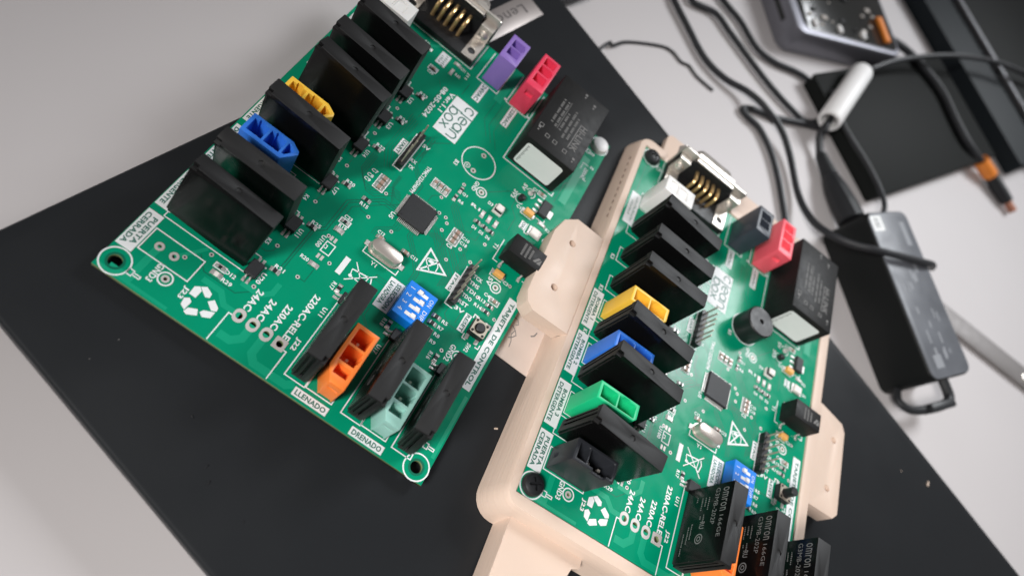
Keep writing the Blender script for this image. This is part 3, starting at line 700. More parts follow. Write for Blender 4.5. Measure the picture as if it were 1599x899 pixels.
def make_board(name, label, mtx, spec):
    root = empty(name, mtx); tag(root, label, 'circuit board')
    P = lambda nm, me, par=None, loc=(0, 0, 0), rot=(0, 0, 0): obj(nm, me, parent=par or root, loc=loc, rot=rot)
    sub = P('substrate', shared('sub', board_mesh))
    tag(P('copper_tracks', shared('wide', lambda: wide_mesh().mesh('copper_tracks', ['mask_bright'])), sub), kind='stuff')
    tag(P('trace_lines', shared('tr', lambda: traces_mesh().mesh('trace_lines', ['mask_dark'])), sub), kind='stuff')
    tag(P('via_holes', shared('vi', lambda: vias_mesh().mesh('via_holes', ['tin_pad', 'hole_dark'])), sub), kind='stuff')
    tag(P('silkscreen_print', shared('silk', lambda: silk_mesh().mesh('silkscreen_print', ['silk'])), sub), kind='stuff')
    # printed white labels
    for k, ((x0, y0, x1, y1), lines, d) in enumerate(LABELS):
        q = P('printed_label', shared(('lab', k), lambda: MB().rect(x0, y0, x1, y1, 0.05).mesh('printed_label', ['silk'])))
        def lt():
            s = MB()
            if lines is None:                                    # too small to read in the picture: rows of strokes
                rows = ((x0+(x1-x0)*0.68, 0.78), (x0+(x1-x0)*0.30, 0.48))
                for xc, fr in rows:
                    ln = (y1-y0)*fr; y = (y0+y1)/2+ln/2; i = 0
                    while y > (y0+y1)/2-ln/2:
                        s.rect(xc-0.55, y-0.5, xc+0.55 if i % 3 else xc+0.2, y-0.22, 0.065)
                        if i % 2: s.rect(xc-0.1, y-0.85, xc+0.1, y-0.2, 0.066)
                        y -= 0.95; i += 1
                return s.mesh('lettering', ['silk_green'])
            n_ = len(lines)
            for i, t in enumerate(lines):
                if d == 'y':
                    wd = (x1-x0); xc = (x0+x1)/2 if n_ == 1 else (x1-wd*0.30 if i == 0 else x0+wd*0.27)
                    full = (y1-y0)*(0.93 if n_ == 1 else 0.86)
                    mx = max(len(q_) for q_ in lines); text(s, t, xc, (y0+y1)/2+(0 if n_ == 1 or len(t) == mx else (full*(1-len(t)/mx))*0.15), 0.065, full*len(t)/mx, wd*(0.56 if n_ == 1 else 0.32), 'y', 0, 0.034)
                else: text(s, t, (x0+x1)/2, (y0+y1)/2, 0.065, (x1-x0)*0.88, (y1-y0)*0.62, 'x', 0, 0.034)
            return s.mesh('lettering', ['silk_green'])
        if lines is None or lines: P('lettering', shared(('labt', k), lt), q)
    # company mark: white block with open round letters
    q = P('printed_logo', shared('logo', lambda: MB().rect(44, 100.7, 53.1, 118.2, 0.05).mesh('printed_logo', ['silk'])))
    def logo():
        s = MB(); z = 0.066; w = 0.5
        def arc(cx, cy, r, a0, a1, n=14): return [(cx+r*math.sin(R_(a0+(a1-a0)*i/n)), cy-r*math.cos(R_(a0+(a1-a0)*i/n))) for i in range(n+1)]
        # local frame: reading -Y, head +X; angle 0 points along the reading direction
        s.stroke(arc(50.6, 115.8, 1.5, 45, 315), w, z)
        s.stroke([(48.4, 113.2), (53.1, 113.2)], w, z)
        s.stroke([(50.6, 112.2), (50.6, 109.2)], w, z); s.stroke(arc(50.6, 110.7, 1.5, 0, 310), w, z+.001)
        s.stroke(arc(50.4, 107.1, 1.5, 0, 360), w, z); s.stroke([(52.0, 105.5), (48.9, 105.5)], w, z+.001)
        s.stroke([(48.6, 104.5), (50.6, 104.5)]+arc(50.6, 103.2, 1.35, 180, 0, 10)[1:]+[(48.6, 101.85)], w, z)
        s.stroke(arc(46.1, 111.9, 1.45, 0, 360), w, z); s.stroke([(44.6, 113.5), (49.0, 113.5)], w, z+.001)
        s.stroke(arc(46.1, 108.3, 1.45, 0, 360), w, z)
        s.stroke([(44.8, 106.1), (47.5, 103.7)], w, z); s.stroke([(47.5, 106.1), (44.8, 103.7)], w, z+.001)
        return s.mesh('lettering', ['silk_green'])
    P('lettering', shared('logot', logo), q)
    # plated holes
    for k, (x, y) in enumerate(PADS):
        def pad(sq=(k == 3)):
            s = MB()
            if sq: return plate_mesh('solder_pad', rrect(-1.75, -1.75, 1.75, 1.75, 0.3), [circ(0, 0, 0.95, 16)], 0.01, 0.09, ['tin_pad'])
            return plate_mesh('solder_pad', rrect(-1.6, -2.0, 1.6, 2.0, 1.5), [circ(0, 0, 0.95, 16)], 0.01, 0.09, ['tin_pad'])
        P('solder_pad', shared(('pad', k == 3), pad), loc=(x, y, 0))
    for x, y in J23P: P('solder_pad', shared('padr', lambda: plate_mesh('solder_pad', circ(0, 0, 1.25, 20), [circ(0, 0, 0.55, 12)], 0.01, 0.08, ['tin_pad'])), loc=(x, y, 0))
    for x, y in TESTP.values(): P('test_pad', shared('tp', lambda: plate_mesh('test_pad', circ(0, 0, 1.05, 20), [circ(0, 0, 0.5, 12)], 0.01, 0.08, ['tin_pad'])), loc=(x, y, 0))
    if not spec['buzzer']:
        for x, y in ((63.2, 104.7), (63.1, 96.8)): P('solder_pad', shared('padb', lambda: plate_mesh('solder_pad', circ(0, 0, 0.95, 18), [circ(0, 0, 0.45, 10)], 0.01, 0.08, ['tin_pad'])), loc=(x, y, 0))
    for k, (x, y) in enumerate(MOUNT):
        P('mounting_ring', shared('mr', lambda: plate_mesh('mounting_ring', circ(0, 0, 2.35, 28), [circ(0, 0, 1.75, 24)], 0.01, 0.06, ['mask_dark'])), loc=(x, y, 0))
        sk = spec['screws'].get(k)
        if sk == 'white':
            P('screw', shared('sw', lambda: MB().lathe(0, 0, [(1.5, -1.6), (1.5, 0.1), (3.35, 0.12), (3.4, 0.7), (3.1, 1.5), (2.3, 1.95), (1.2, 2.1)], 28).mesh('screw', ['white_part'], True)), loc=(x, y, 0))
        elif sk:
            def scr():
                m = solid('screw', MB().lathe(0, 0, [(1.5, -1.6), (1.5, 0.1), (3.3, 0.12), (3.35, 0.7), (3.0, 1.8), (2.2, 2.3), (1.0, 2.5)], 26), ['rubber'],
                          cut=[MB().box(-1.9, -0.35, 1.4, 1.9, 0.35, 4), MB().box(-0.35, -1.9, 1.41, 0.35, 1.9, 4)])
                return m
            P('screw', shared('sb', scr), loc=(x, y, 0), rot=(0, 0, 0.5))
    # ------------------------------------------------ relays
    rb = shared('relay', lambda: relay_mesh('body')); rp = shared('relaypins', lambda: relay_mesh('pins')); rt = shared('relaytext', relay_print_mesh)
    for bk in spec['bank']:
        y, lean, yaw = bk[:3]; x0, roll = bk[3:] if len(bk) > 3 else (4.7, 0.0)
        r = P('relay', rb, loc=(x0, y, 0.9), rot=(lean, roll, yaw)); P('pins', rp, r)
    for (x, lean) in spec['row']:                                # these stand along Y, their open end towards -Y
        r = P('relay', rb, loc=(x+RT, 4.8, 0.9), rot=(0, lean, R_(90)) if False else Euler((lean, 0, R_(90)), 'XYZ')); P('pins', rp, r); P('lettering', rt, r)
    # ------------------------------------------------ plug connectors
    for kind, H, material, loc, rotz, lean in spec['conn']:
        me, pn = shared(('conn', kind, H, material), lambda: conn_mesh(kind, H, material))
        c = P('connector', me, loc=loc, rot=Euler((lean[0], lean[1], R_(rotz)), 'XYZ')); P('pins', pn, c)
    # ------------------------------------------------ serial port
    de9(P)
    # ------------------------------------------------ mains module
    h = P('power_module', shared('hlk', lambda: solid('power_module', MB().box(0, 0, 0.3, 20.0, 34.6, 15.2), ['hlk'], bevel=0.5, seg=2)), loc=(69.5, 110.3, 0))
    def hl():
        s = MB(); z = 15.24
        text(s, 'HI-LINK', 15.6, 13.2, z, 12.5, 2.5, 'y', 0, 0.01); s.stroke([(14.0, 19.5), (13.8, 7.0)], 0.3, z)
        for xc, y0, ln in ((12.2, 21.0, 11), (10.4, 23.0, 14), (8.4, 20, 9), (6.4, 24.4, 13), (4.6, 24.4, 12)):
            y = y0
            i = 0
            while y > y0-ln:
                s.rect(xc-0.4, y-0.55, xc+0.45, y-0.12, z); y -= 0.75 if i % 4 else 1.3; i += 1
        s.stroke([(7.3, 25), (7.3, 11)], 0.16, z)
        for xc, yc in ((2.4, 7.8), (6.0, 5.4), (9.2, 5.2), (13.6, 4.8)):
            s.stroke([(xc-0.7, yc-0.7), (xc+0.7, yc-0.7), (xc+0.7, yc+0.7), (xc-0.7, yc+0.7)], 0.25, z, True)
        for xc, yc in ((2.2, 5.2), (17.6, 3.2), (14.6, 29.6), (10.2, 31.4)): s.disc(xc, yc, z, 0.35, 10); s.rect(xc-0.5, yc+0.9, xc+0.5, yc+1.8, z)
        return s.mesh('lettering', ['hlk_print'])
    P('lettering', shared('hlkt', hl), h)
    def stk():
        s = MB(); o = rrect(2.2, 1.6, 17.2, 13.0, 1.1, 4); m_ = len(o)
        s.add([(x, -0.06, z) for x, z in o], [tuple(range(m_))])
        return s.mesh('paper_sticker', ['sticker'])
    q = P('paper_sticker', shared('stk', stk), h)
    def stk2():
        s = MB()
        for i in range(11):
            z = 2.6+i*0.85
            s.add([(2.9, -0.08, z), (3.5+0.2*(i % 3), -0.08, z), (3.5+0.2*(i % 3), -0.08, z+0.5), (2.9, -0.08, z+0.5)], [(0, 1, 2, 3)])
        return s.mesh('lettering', ['sticker_ink'])
    P('lettering', shared('stk2', stk2), q)
    # ------------------------------------------------ small transformer
    t = P('transformer', shared('xf', lambda: solid('transformer', MB().box(0, 0, 0.8, 12.2, 7.4, 8.2), ['hlk'], bevel=0.35, seg=2)), loc=(85.3, 74.2, 0))
    def xft():
        s = MB(); z = 8.24
        s.poly([(8.6, 2.2), (9.6, 2.2), (11.0, 4.4), (10.0, 4.4)], z); s.poly([(9.9, 2.2), (11.4, 2.2), (11.4, 4.4)], z)
        for xc, y0, ln in ((7.4, 5.6, 3.6), (5.9, 6.2, 4.4), (4.4, 6.2, 4.6)):
            y = y0; i = 0
            while y > y0-ln: s.rect(xc-0.4, y-0.42, xc+0.4, y-0.1, z); y -= 0.55; i += 1
        return s.mesh('lettering', ['hlk_print'])
    P('lettering', shared('xft', xft), t)
    def xfp():
        s = MB()
        for x in (1.9, 9.6):
            s.cbox(x-0.35, -1.9, 0.02, x+0.35, -0.3, 0.35, 0.08); s.cbox(x-0.3, -0.55, 0.3, x+0.3, -0.15, 1.8, 0.08); s.cbox(x-0.55, -2.2, 0.01, x+0.55, -0.6, 0.12, 0.03)
            s.cbox(x-0.35, 7.7, 0.02, x+0.35, 9.2, 0.35, 0.08); s.cbox(x-0.3, 7.5, 0.3, x+0.3, 7.9, 1.8, 0.08)
        return s.mesh('pins', ['solder'])
    P('pins', shared('xfp', xfp), t)
    # ------------------------------------------------ processor
    u = P('microcontroller', shared('mcu', lambda: MB().cbox(-4.9, -4.9, 0.15, 4.9, 4.9, 1.55, 0.25).mesh('microcontroller', ['chip'])), loc=(56.6, 69.0, 0))
    def mp():
        s = MB()
        for i in range(16):
            a = -3.75+0.5*i
            for k in range(4):
                for b0, b1, z0, z1 in ((4.8, 5.35, 0.45, 0.7), (5.3, 6.0, 0.03, 0.28), (5.25, 5.42, 0.05, 0.68)):
                    x0, y0, x1, y1 = a-0.14, b0, a+0.14, b1
                    for _ in range(k): x0, y0, x1, y1 = -y1, x0, -y0, x1
                    s.box(x0, y0, z0, x1, y1, z1)
        return s.mesh('pins', ['solder'])
    tag(P('pins', shared('mcup', mp), u), kind='stuff')
    P('pin_mark', shared('mcud', lambda: MB().disc(-3.9, -3.9, 1.56, 0.35, 14).mesh('pin_mark', ['black_plastic'])), u)
    # crystal can
    def xt():
        s = MB(); st = lambda a, b, n=10: [(b+a*math.cos(R_(-90+180*i/n)), a*math.sin(R_(-90+180*i/n))) for i in range(n+1)]+[(-b+a*math.cos(R_(90+180*i/n)), a*math.sin(R_(90+180*i/n))) for i in range(n+1)]
        prof = ((2.55, 3.05, 0.3), (2.55, 3.05, 0.75), (2.2, 3.05, 0.8), (2.2, 3.05, 3.1), (2.05, 3.05, 3.45), (1.75, 3.05, 3.6)); v = []; f = []
        for a, b, z in prof: o = st(a, b); m_ = len(o); v += [(x, y, z) for x, y in o]
        for k in range(len(prof)-1): f += [(k*m_+i, k*m_+(i+1) % m_, (k+1)*m_+(i+1) % m_, (k+1)*m_+i) for i in range(m_)]
        f += [tuple(range((len(prof)-1)*m_, len(prof)*m_)), tuple(reversed(range(m_)))]
        s.add(v, f); return s.mesh('crystal_oscillator', ['crystal_can'], True)
    x_ = P('crystal_oscillator', shared('xtal', xt), loc=(56.0, 50.6, 0))
    def xl():
        s = MB()
        for sg in (-1, 1): s.cbox(min(sg*4.6, sg*6.9), -0.9, 0.02, max(sg*4.6, sg*6.9), 0.9, 0.5, 0.2)
        return s.mesh('lead', ['solder'])
    P('leads', shared('xtl', xl), x_)
    # dip switch
    d = P('dip_switch', shared('dip', lambda: MB().cbox(0, 0, 0.4, 9.6, 11.8, 5.0, 0.15).mesh('dip_switch', ['dip_blue'])), loc=(66.3, 35.0, 0))
    for i in range(4):
        up = (0, 1, 1, 1)[i]
        P('switch_lever', shared(('lev', up), lambda: MB().cbox(3.4, -0.55, 4.7, 7.0, 0.55, 5.12, 0.06).cbox(3.5+1.7*up, -0.55, 5.0, 5.0+1.7*up, 0.75, 5.75, 0.1).mesh('switch_lever', ['white_part'])), d, loc=(0, 9.7-2.54*i, 0))
    def dt():
        s = MB()
        for i in range(4): text(s, str(i+1), 1.7, 9.8-2.54*i, 5.03, None, 1.5, 'y', 0, 0.0)
        text(s, 'ON', 8.4, 8.9, 5.03, 2.5, 1.3, 'y', 0, 0.0); text(s, 'DIP', 8.4, 4.2, 5.03, 3.2, 1.3, 'y', 0, 0.0)
        return s.mesh('lettering', ['silk'])
    P('lettering', shared('dipt', dt), d)
    # reset button
    b = P('push_button', shared('btn', lambda: MB().cbox(-2.6, -2.6, 0.1, 2.6, 2.6, 2.6, 0.2).mesh('push_button', ['black_plastic'])), loc=(91.5, 48.5, 0))
    P('cover_plate', shared('btnp', lambda: plate_mesh('cover_plate', rrect(-2.5, -2.5, 2.5, 2.5, 0.4), [circ(0, 0, 1.75, 18)], 2.6, 2.85, ['dark_metal'])), b)
    ph = spec['plunger']
    P('plunger', shared(('pl', ph), lambda: MB().lathe(0, 0, [(1.55, 2.4), (1.55, ph-0.2), (1.35, ph)], 18).mesh('plunger', ['black_plastic'], True)), b)
    for i in range(4):
        P('rivet', shared('riv', lambda: MB().lathe(0, 0, [(0.42, 2.8), (0.42, 3.0), (0.2, 3.1)], 10).mesh('rivet', ['black_plastic'])), b, loc=((1, 1, -1, -1)[i]*1.85, (1, -1, 1, -1)[i]*1.85, 0))
    def bl():
        s = MB()
        for x in (-1.7, 1.7):
            for sg in (-1, 1): s.cbox(x-0.6, min(sg*2.5, sg*4.3), 0.02, x+0.6, max(sg*2.5, sg*4.3), 0.5, 0.15)
        return s.mesh('leads', ['solder'])
    P('leads', shared('btl', bl), b)
    # pin headers
    for (x, y0, lean) in ((80.1, 50.2, 0.0), (43.1, 78.8, 0.0)):
        hd = P('pin_header', shared('hdr', lambda: header_body()), loc=(x, y0, 0))
        for i in range(6):
            P('pin', shared('hpin', lambda: MB().cbox(-0.23, -0.23, 0, 0.23, 0.23, 9.0, 0.07).mesh('pin', ['dark_metal'])), hd, loc=(0, 1.27+2.54*i, 0), rot=(random.uniform(-.03, .03), random.uniform(-.03, .03), 0))
    # optocouplers
    ob = shared('ob', lambda: opto_mesh('body')); op = shared('op', lambda: opto_mesh('pins'))
    for y in OPT_Y: o = P('optocoupler', ob, loc=(30.4, y, 0)); P('pins', op, o)
    for x in (55.4, 72.8, 89.2): o = P('optocoupler', ob, loc=(x, 31.0 if x < 80 else 30.6, 0), rot=(0, 0, R_(90))); P('pins', op, o)
    # chips: name, x, y, axis, body, l, w, h
    chips = [('resistor', 34.7, y+3.5, 'x', 'resistor_top', 2.0, 1.25, .55) for y in OPT_Y]
    chips += [('resistor', x, 33.2, 'y', 'resistor_top', 2.0, 1.25, .55) for x in (51.2, 68.5, 85.2)]
    chips += [('capacitor', 42.45, y, 'x', 'cap_body', 2.2, 1.3, .9) for y in (72.5, 70.6, 68.7)]+[('capacitor', x, 83.15, 'y', 'cap_body', 2.2, 1.3, .9) for x in (55.5, 57.6, 59.8)]
    chips += [('capacitor', 70.35, y, 'x', 'cap_body', 2.2, 1.3, .9) for y in (73.0, 71.1, 69.2)]
    chips += [('diode', 23.4, 18.1, 'x', 'resistor_top', 1.6, .8, .5), ('resistor', 23.8, 15.9, 'x', 'led_white', 2.2, 1.4, .6), ('resistor', 42.0, 62.3, 'x', 'resistor_top', 1.9, 1.2, .55),
              ('capacitor', 41.2, 51.7, 'x', 'resistor_top', 1.7, 1.0, .5), ('resistor', 41.3, 48.3, 'x', 'tin_pad', 2.0, 1.5, .5), ('resistor', 41.7, 34.6, 'x', 'tin_pad', 2.0, 1.4, .5),
              ('transistor', 63.5, 87.2, 'y', 'resistor_top', 1.7, 1.1, .8), ('resistor', 63.3, 83.4, 'y', 'resistor_top', 1.8, 1.1, .5), ('capacitor', 87.1, 107.2, 'x', 'cap_body', 2.0, .9, .8),
              ('resistor', 92.4, 96.5, 'x', 'tin_pad', 2.0, 1.1, .5), ('capacitor', 91.7, 60.6, 'x', 'cap_body', 1.9, 1.0, .8), ('resistor', 91.2, 58.2, 'x', 'resistor_top', 1.9, 1.1, .55),
              ('resistor', 91.0, 55.8, 'x', 'resistor_top', 1.9, 1.1, .55), ('capacitor', 52.1, 54.5, 'x', 'cap_body', 1.9, 1.1, .8), ('capacitor', 60.6, 55.6, 'x', 'cap_body', 1.9, 1.1, .8),
              ('resistor', 26.4, 127.0, 'x', 'led_white', 2.2, 1.1, .5), ('capacitor', 32.2, 120.95, 'x', 'cap_body', 2.0, 1.0, .7), ('resistor', 37.6, 125.3, 'y', 'tin_pad', 2.0, 1.2, .5), ('resistor', 37.7, 129.6, 'x', 'led_white', 1.7, 1.2, .5),
              ('resistor', 94.7, 17.0, 'y', 'cap_body', 2.0, 1.1, .5)]
    chips += [('resistor', x, y, 'x', 'resistor_top', 2.0, 1.25, .55) for x, y in ((78.9, 44.3), (78.8, 41.8), (78.8, 39.4), (78.9, 37.0))]
    chips += [('resistor', x, 84.9, 'y', 'led_white', 1.9, 1.3, .5) for x in (73.6, 76.3, 79.0)]+[('diode', x, 80.95, 'x', 'resistor_top', 1.5, 1.1, .8) for x in (73.6, 76.4, 79.0)]
    for nm, x, y, ax, bd, l, w, h_ in chips:
        P(nm, shared(('chip', ax, bd, l, w, h_), lambda: chip_mesh(l, w, h_, bd, ax)), loc=(x, y, 0), rot=(0, 0, random.uniform(-.03, .03)))
    for x, y in ((41.1, 44.8), (42.35, 44.8), (41.1, 37.8), (42.35, 37.8)): P('solder_pad', shared('u100', lambda: MB().cbox(-0.4, -0.8, 0.01, 0.4, 0.8, 0.1, 0.04).mesh('solder_pad', ['tin_pad'])), loc=(x, y, 0))
    for x, y in ((86.4, 96.7), (88.3, 69.4)):
        c = P('tantalum_capacitor', shared('tan', lambda: MB().cbox(-1.7, -1.0, 0.1, 1.7, 1.0, 1.9, 0.2).mesh('tantalum_capacitor', ['tantalum'])), loc=(x, y, 0))
        P('terminals', shared('tanl', lambda: MB().cbox(-2.5, -0.8, 0.02, -1.6, 0.8, 0.7, 0.1).cbox(1.6, -0.8, 0.02, 2.5, 0.8, 0.7, 0.1).mesh('terminals', ['solder'])), c)
    v_ = P('voltage_regulator', shared('sot', lambda: MB().cbox(-1.75, -3.25, 0.1, 1.75, 3.25, 1.75, 0.25).mesh('voltage_regulator', ['chip'])), loc=(90.4, 102.0, 0))
    def sotp():
        s = MB()
        for y in (-2.3, 0, 2.3): s.cbox(-3.7, y-0.5, 0.02, -1.6, y+0.5, 0.4, 0.12)
        s.cbox(1.6, -1.6, 0.02, 3.7, 1.6, 0.4, 0.12); return s.mesh('pins', ['solder'])
    P('pins', shared('sotp', sotp), v_)
    led = P('indicator_led', shared('led1', lambda: MB().cbox(-2.5, -1.75, 0.05, 2.5, 1.75, 0.6, 0.1, 0).cbox(-1.6, -1.45, 0.5, 1.9, 1.45, 1.5, 0.25, 1).mesh('indicator_led', ['solder', 'led_white'])), loc=(91.6, 91.6, 0))
    led = P('indicator_led', shared('led2', lambda: MB().cbox(-1.75, -1.6, 0.05, 1.75, 1.6, 1.2, 0.15, 0).cbox(-1.45, -1.3, 1.2, 1.45, 1.3, 2.0, 0.1, 1).cbox(-1.35, -1.2, 2.0, 1.35, 1.2, 2.9, 0.3, 0).mesh('indicator_led', ['led_white', 'resistor_top'])), loc=(77.2, 89.6, 0))
    P('electrolytic_capacitor' if False else 'terminal_post', shared('post', lambda: MB().lathe(0, 0, [(1.2, 0.05), (1.2, 1.6), (0.9, 1.8)], 18).mesh('terminal_post', ['black_plastic'], True)), loc=(81.6, 99.9, 0))
    P('terminal_post', shared('post2', lambda: MB().lathe(0, 0, [(1.0, 0.05), (1.0, 0.3), (0.4, 0.35), (0.4, 2.2)], 14).mesh('terminal_post', ['tin_pad'], True)), loc=(83.5, 104.5, 0))
    if spec['buzzer']:
        bz = P('buzzer', shared('bz', lambda: solid('buzzer', MB().lathe(0, 0, [(5.9, 0.3), (6.0, 0.8), (6.0, 8.2), (5.6, 8.6)], 48), ['black_plastic'], cut=[MB().cyl(0, 0, 7.6, 10, 1.0, 18)])), loc=(63.0, 100.6, 0))
    return root

def header_body():
    s = MB()
    for i in range(6):
        y = 2.54*i
        s.add(*(lambda o: ([(x, yy, z) for z in (0.05, 2.5) for x, yy in o], [tuple(range(8, 16)), tuple(reversed(range(8)))]+[(k, (k+1) % 8, 8+(k+1) % 8, 8+k) for k in range(8)]))(
            [(1.27, y+.45), (1.27, y+2.09), (.95, y+2.54), (-.95, y+2.54), (-1.27, y+2.09), (-1.27, y+.45), (-.95, y), (.95, y)]))
    return s.mesh('pin_header', ['black_plastic'])

def de9(P):
    b = P('serial_port', shared('de9', lambda: solid('serial_port', MB().box(10.2, 132.4, 0.2, 41.2, 146.2, 2.4), ['black_plastic'],
          join=[MB().box(16.2, 144.3, 2.3, 35.2, 146.25, 11.2), MB().box(10.2, 144.0, 2.3, 41.2, 146.22, 9.0)], bevel=0.3)))
    P('flange', shared('de9f', lambda: solid('flange', MB().prism(rrect(10.0, -0.2+0.2, 41.4, 12.4, 1.0), 0, 1.0), ['nickel'], bevel=0.15)), b, loc=(0, 147.4, 0), rot=(R_(90), 0, 0))
    def shell():
        o = rrect(17.2, 2.2, 34.2, 10.6, 2.4, 5); i_ = rrect(17.8, 2.8, 33.6, 10.0, 2.0, 5)
        return plate_mesh('shell', o, [i_], 0, 6.0, ['nickel'])
    P('shell', shared('de9s', shell), b, loc=(0, 153.4, 0), rot=(R_(90), 0, 0))
    P('insert', shared('de9i', lambda: MB().box(17.9, 147.4, 2.9, 33.5, 151.5, 9.9).mesh('insert', ['black_plastic'])), b)
    P('top_strap', shared('de9t', lambda: MB().cbox(16.6, 144.6, 11.22, 34.8, 149.5, 11.8, 0.2).mesh('top_strap', ['nickel'])), b)
    for i in range(5):
        x = 20.2+2.77*i
        P('contact', shared('de9p', lambda: MB().tube([(0, 144.6, 7.8), (0, 140.4, 7.8), (0, 139.3, 7.3), (0, 138.9, 6.2), (0, 138.4, 1.8)], 0.72, 8, sub=4).mesh('contact', ['gold'], True)), b, loc=(x, 0, 0))
    for x in (12.9, 38.4):
        def br():
            me = plate_mesh('bracket', [(-2.5, 132.9), (2.5, 132.9), (2.5, 143.2), (-2.5, 143.2)], [circ(0, 136.5, 1.5, 18)], 2.42, 2.85, ['nickel'])
            return me
        k = P('bracket', shared('de9b', br), b, loc=(x, 0, 0))
        P('upright', shared('de9u', lambda: MB().cbox(-2.5, 142.7, 2.86, 2.5, 143.18, 9.6, 0.1).cbox(-2.5, 142.8, 9.05, 2.5, 146.4, 9.5, 0.1).mesh('upright', ['nickel'])), k)
        P('rivet', shared('de9r', lambda: MB().lathe(0, 0, [(1.7, 0), (1.7, 0.5), (1.1, 0.9), (1.1, 1.6), (0.7, 1.8)], 18).mesh('rivet', ['nickel'], True)), k, loc=(0, 142.7, 6.0), rot=(R_(90), 0, 0))
        P('jack_nut', shared('de9j', lambda: MB().cyl(0, 0, 0, 4.5, 2.7, 6).mesh('jack_nut', ['nickel'])), k, loc=(0, 147.5, 6.2), rot=(R_(-90), 0, 0))

la = lambda d: (R_(-d), 0)
SPEC_A = dict(buzzer=False, plunger=3.6, screws={2: 'white'},
    bank=[(104.2, 0.0, -0.06), (90.6, 0.0, -0.05), (77.6, R_(-11), -0.10), (57.8, 0.0, -0.05), (38.6, R_(7), -0.02), (22.0, R_(-16), -0.01, 3.3, R_(4.5))],
    row=[(53.9, 0.0), (71.7, 0.0), (88.2, R_(-6.5))],
    conn=[(3, 14.5, 'blue_plastic', (5.4, 47.2, 0), 0, (0, 0)), (3, 14.5, 'yellow_plastic', (5.4, 64.6, 0), 0, (0, 0)), (2, 14.5, 'white_plastic', (5.6, 116.4, 0), 0, (0, 0)),
          (5, 12.6, 'orange_plastic', (60.4, 22.5, 0), -90, (0, 0)), (5, 12.6, 'teal_plastic', (77.7, 22.4, 0), -90, (0, 0)),
          (2, 14.2, 'purple_plastic', (46.9, 144.6, 0), -90, (0, 0)), (4, 13.4, 'red_plastic', (59.5, 148.2, 0), -90, (0, 0))])
SPEC_B = dict(buzzer=True, plunger=6.8, screws={0: 'black', 1: 'black', 2: 'black', 3: 'black'},
    bank=[(104.2, R_(-2), -0.12), (90.2, 0.0, -0.05), (77.0, R_(-2), -0.04), (57.4, 0.0, -0.12), (40.2, R_(-7), -0.10), (20.6, R_(2), -0.10)],
    row=[(53.9, 0.0), (71.8, R_(-1)), (88.6, 0.0)],
    conn=[(7, 16.0, 'green_plastic', (5.4, 28.6, 0), 0, (R_(-2), 0)), (7, 16.0, 'blue_plastic', (5.4, 47.0, 0), 0, (R_(-2), 0)), (7, 16.0, 'yellow_plastic', (5.8, 65.6, 0), 0, (0, 0)), (2, 14.5, 'white_plastic', (5.6, 117.6, 0), 0, (0, 0)),
          (6, 13.6, 'door_plastic', (5.6, 10.3, 0), 0, (0, 0)), (5, 12.6, 'orange_plastic', (60.6, 22.5, 0), -90, (0, 0)), (5, 12.6, 'cream_plastic', (78.0, 22.4, 0), -90, (0, 0)),
          (2, 15.0, 'slate_plastic', (46.6, 144.0, 0), -90, (0, 0)), (4, 13.6, 'pink_plastic', (59.8, 148.6, 0), -90, (0, 0))])
make_board('circuit_board', 'green circuit board lying loose on the laptop, with purple and teal connectors', MA, SPEC_A)
make_board('circuit_board', 'green circuit board screwed into the beige tray, with round black buzzer', MBX, SPEC_B)

# ================================================================== THINGS ON THE TABLE BEHIND
def cable(name, pts, r, label, material='cable_sheath', n=10, group=None):
    o = obj(name, MB().tube([W(*p) for p in pts], r, n, sub=8), [material], smooth=True)
    tag(o, label, 'cable', group); return o
cable('cable', [(88, 300, -19.6), (94.7, 282.9, -19.6), (97.2, 276.8, -19.6), (109.2, 268.0, -19.6), (124.7, 257.8, -19.6), (138.4, 255.3, -19.0), (151.5, 256.7, -17), (161.8, 253.3, -14.6), (174.4, 250.3, -15.5), (185.7, 243.2, -18), (197.2, 225.2, -18.5),
      (203.5, 211.6, -14), (208.4, 201.6, -7), (217.7, 197.4, 0), (229.8, 198.8, 6.9), (250.7, 210.9, 6.9), (261.4, 218.5, 5), (269.5, 227, -2)], 1.7, 'black cable looping from the top edge across the charger')
cable('cable', [(99, 300, -19.7), (104.9, 286.8, -19.7), (119.1, 292.6, -19.7), (130.8, 288.7, -19.7), (144.9, 283.4, -19.7), (161.7, 277.8, -19.7), (177.8, 274.8, -19.7), (190.2, 275.3, -19.7), (200, 287.5, -19.7)], 1.6, 'black cable running from the top edge to the white sleeve')
cable('cable', [(108, 314, -19.8), (120.0, 306.4, -19.8), (133.7, 302.7, -19.8), (148.1, 294.6, -19.8), (160.7, 296.1, -19.8), (175.8, 303.6, -19.8), (193.9, 309.1, -19.8), (206, 330, -19.8)], 1.6, 'black cable curving round the front of the grey hub')
cable('cable', [(204, 283, -19.0), (183.1, 267.8, -19.4), (172.0, 259.8, -19.8), (159.5, 253.3, -20), (154.2, 248.2, -20), (158.2, 246.0, -20), (166.5, 245.1, -19.9), (175.8, 237.9, -19.8), (184.4, 226.9, -19.8), (192.0, 213.6, -19.8), (196.1, 205.7, -19.8), (202, 192, -19.8)], 1.6,
      'black cable making a tight bend left of the white sleeve')
cable('cable', [(193.5, 298.5, -11.6), (205.7, 282.5, -11.6), (225.6, 271.2, -11.6), (237.3, 262.1, -11.6), (242, 252, -10.5), (240, 238, -9)], 1.35, 'thin black cable entering the top end of the charger')
cable('cable', [(209.3, 331.8, -6.5), (222.4, 352.7, -4), (242.2, 378.3, -2), (264.2, 402.1, 0), (291.1, 427.3, 0.5), (320.2, 447.7, 0), (346.3, 462.4, -3)], 1.6, 'black cable arching from the white sleeve to the right edge')
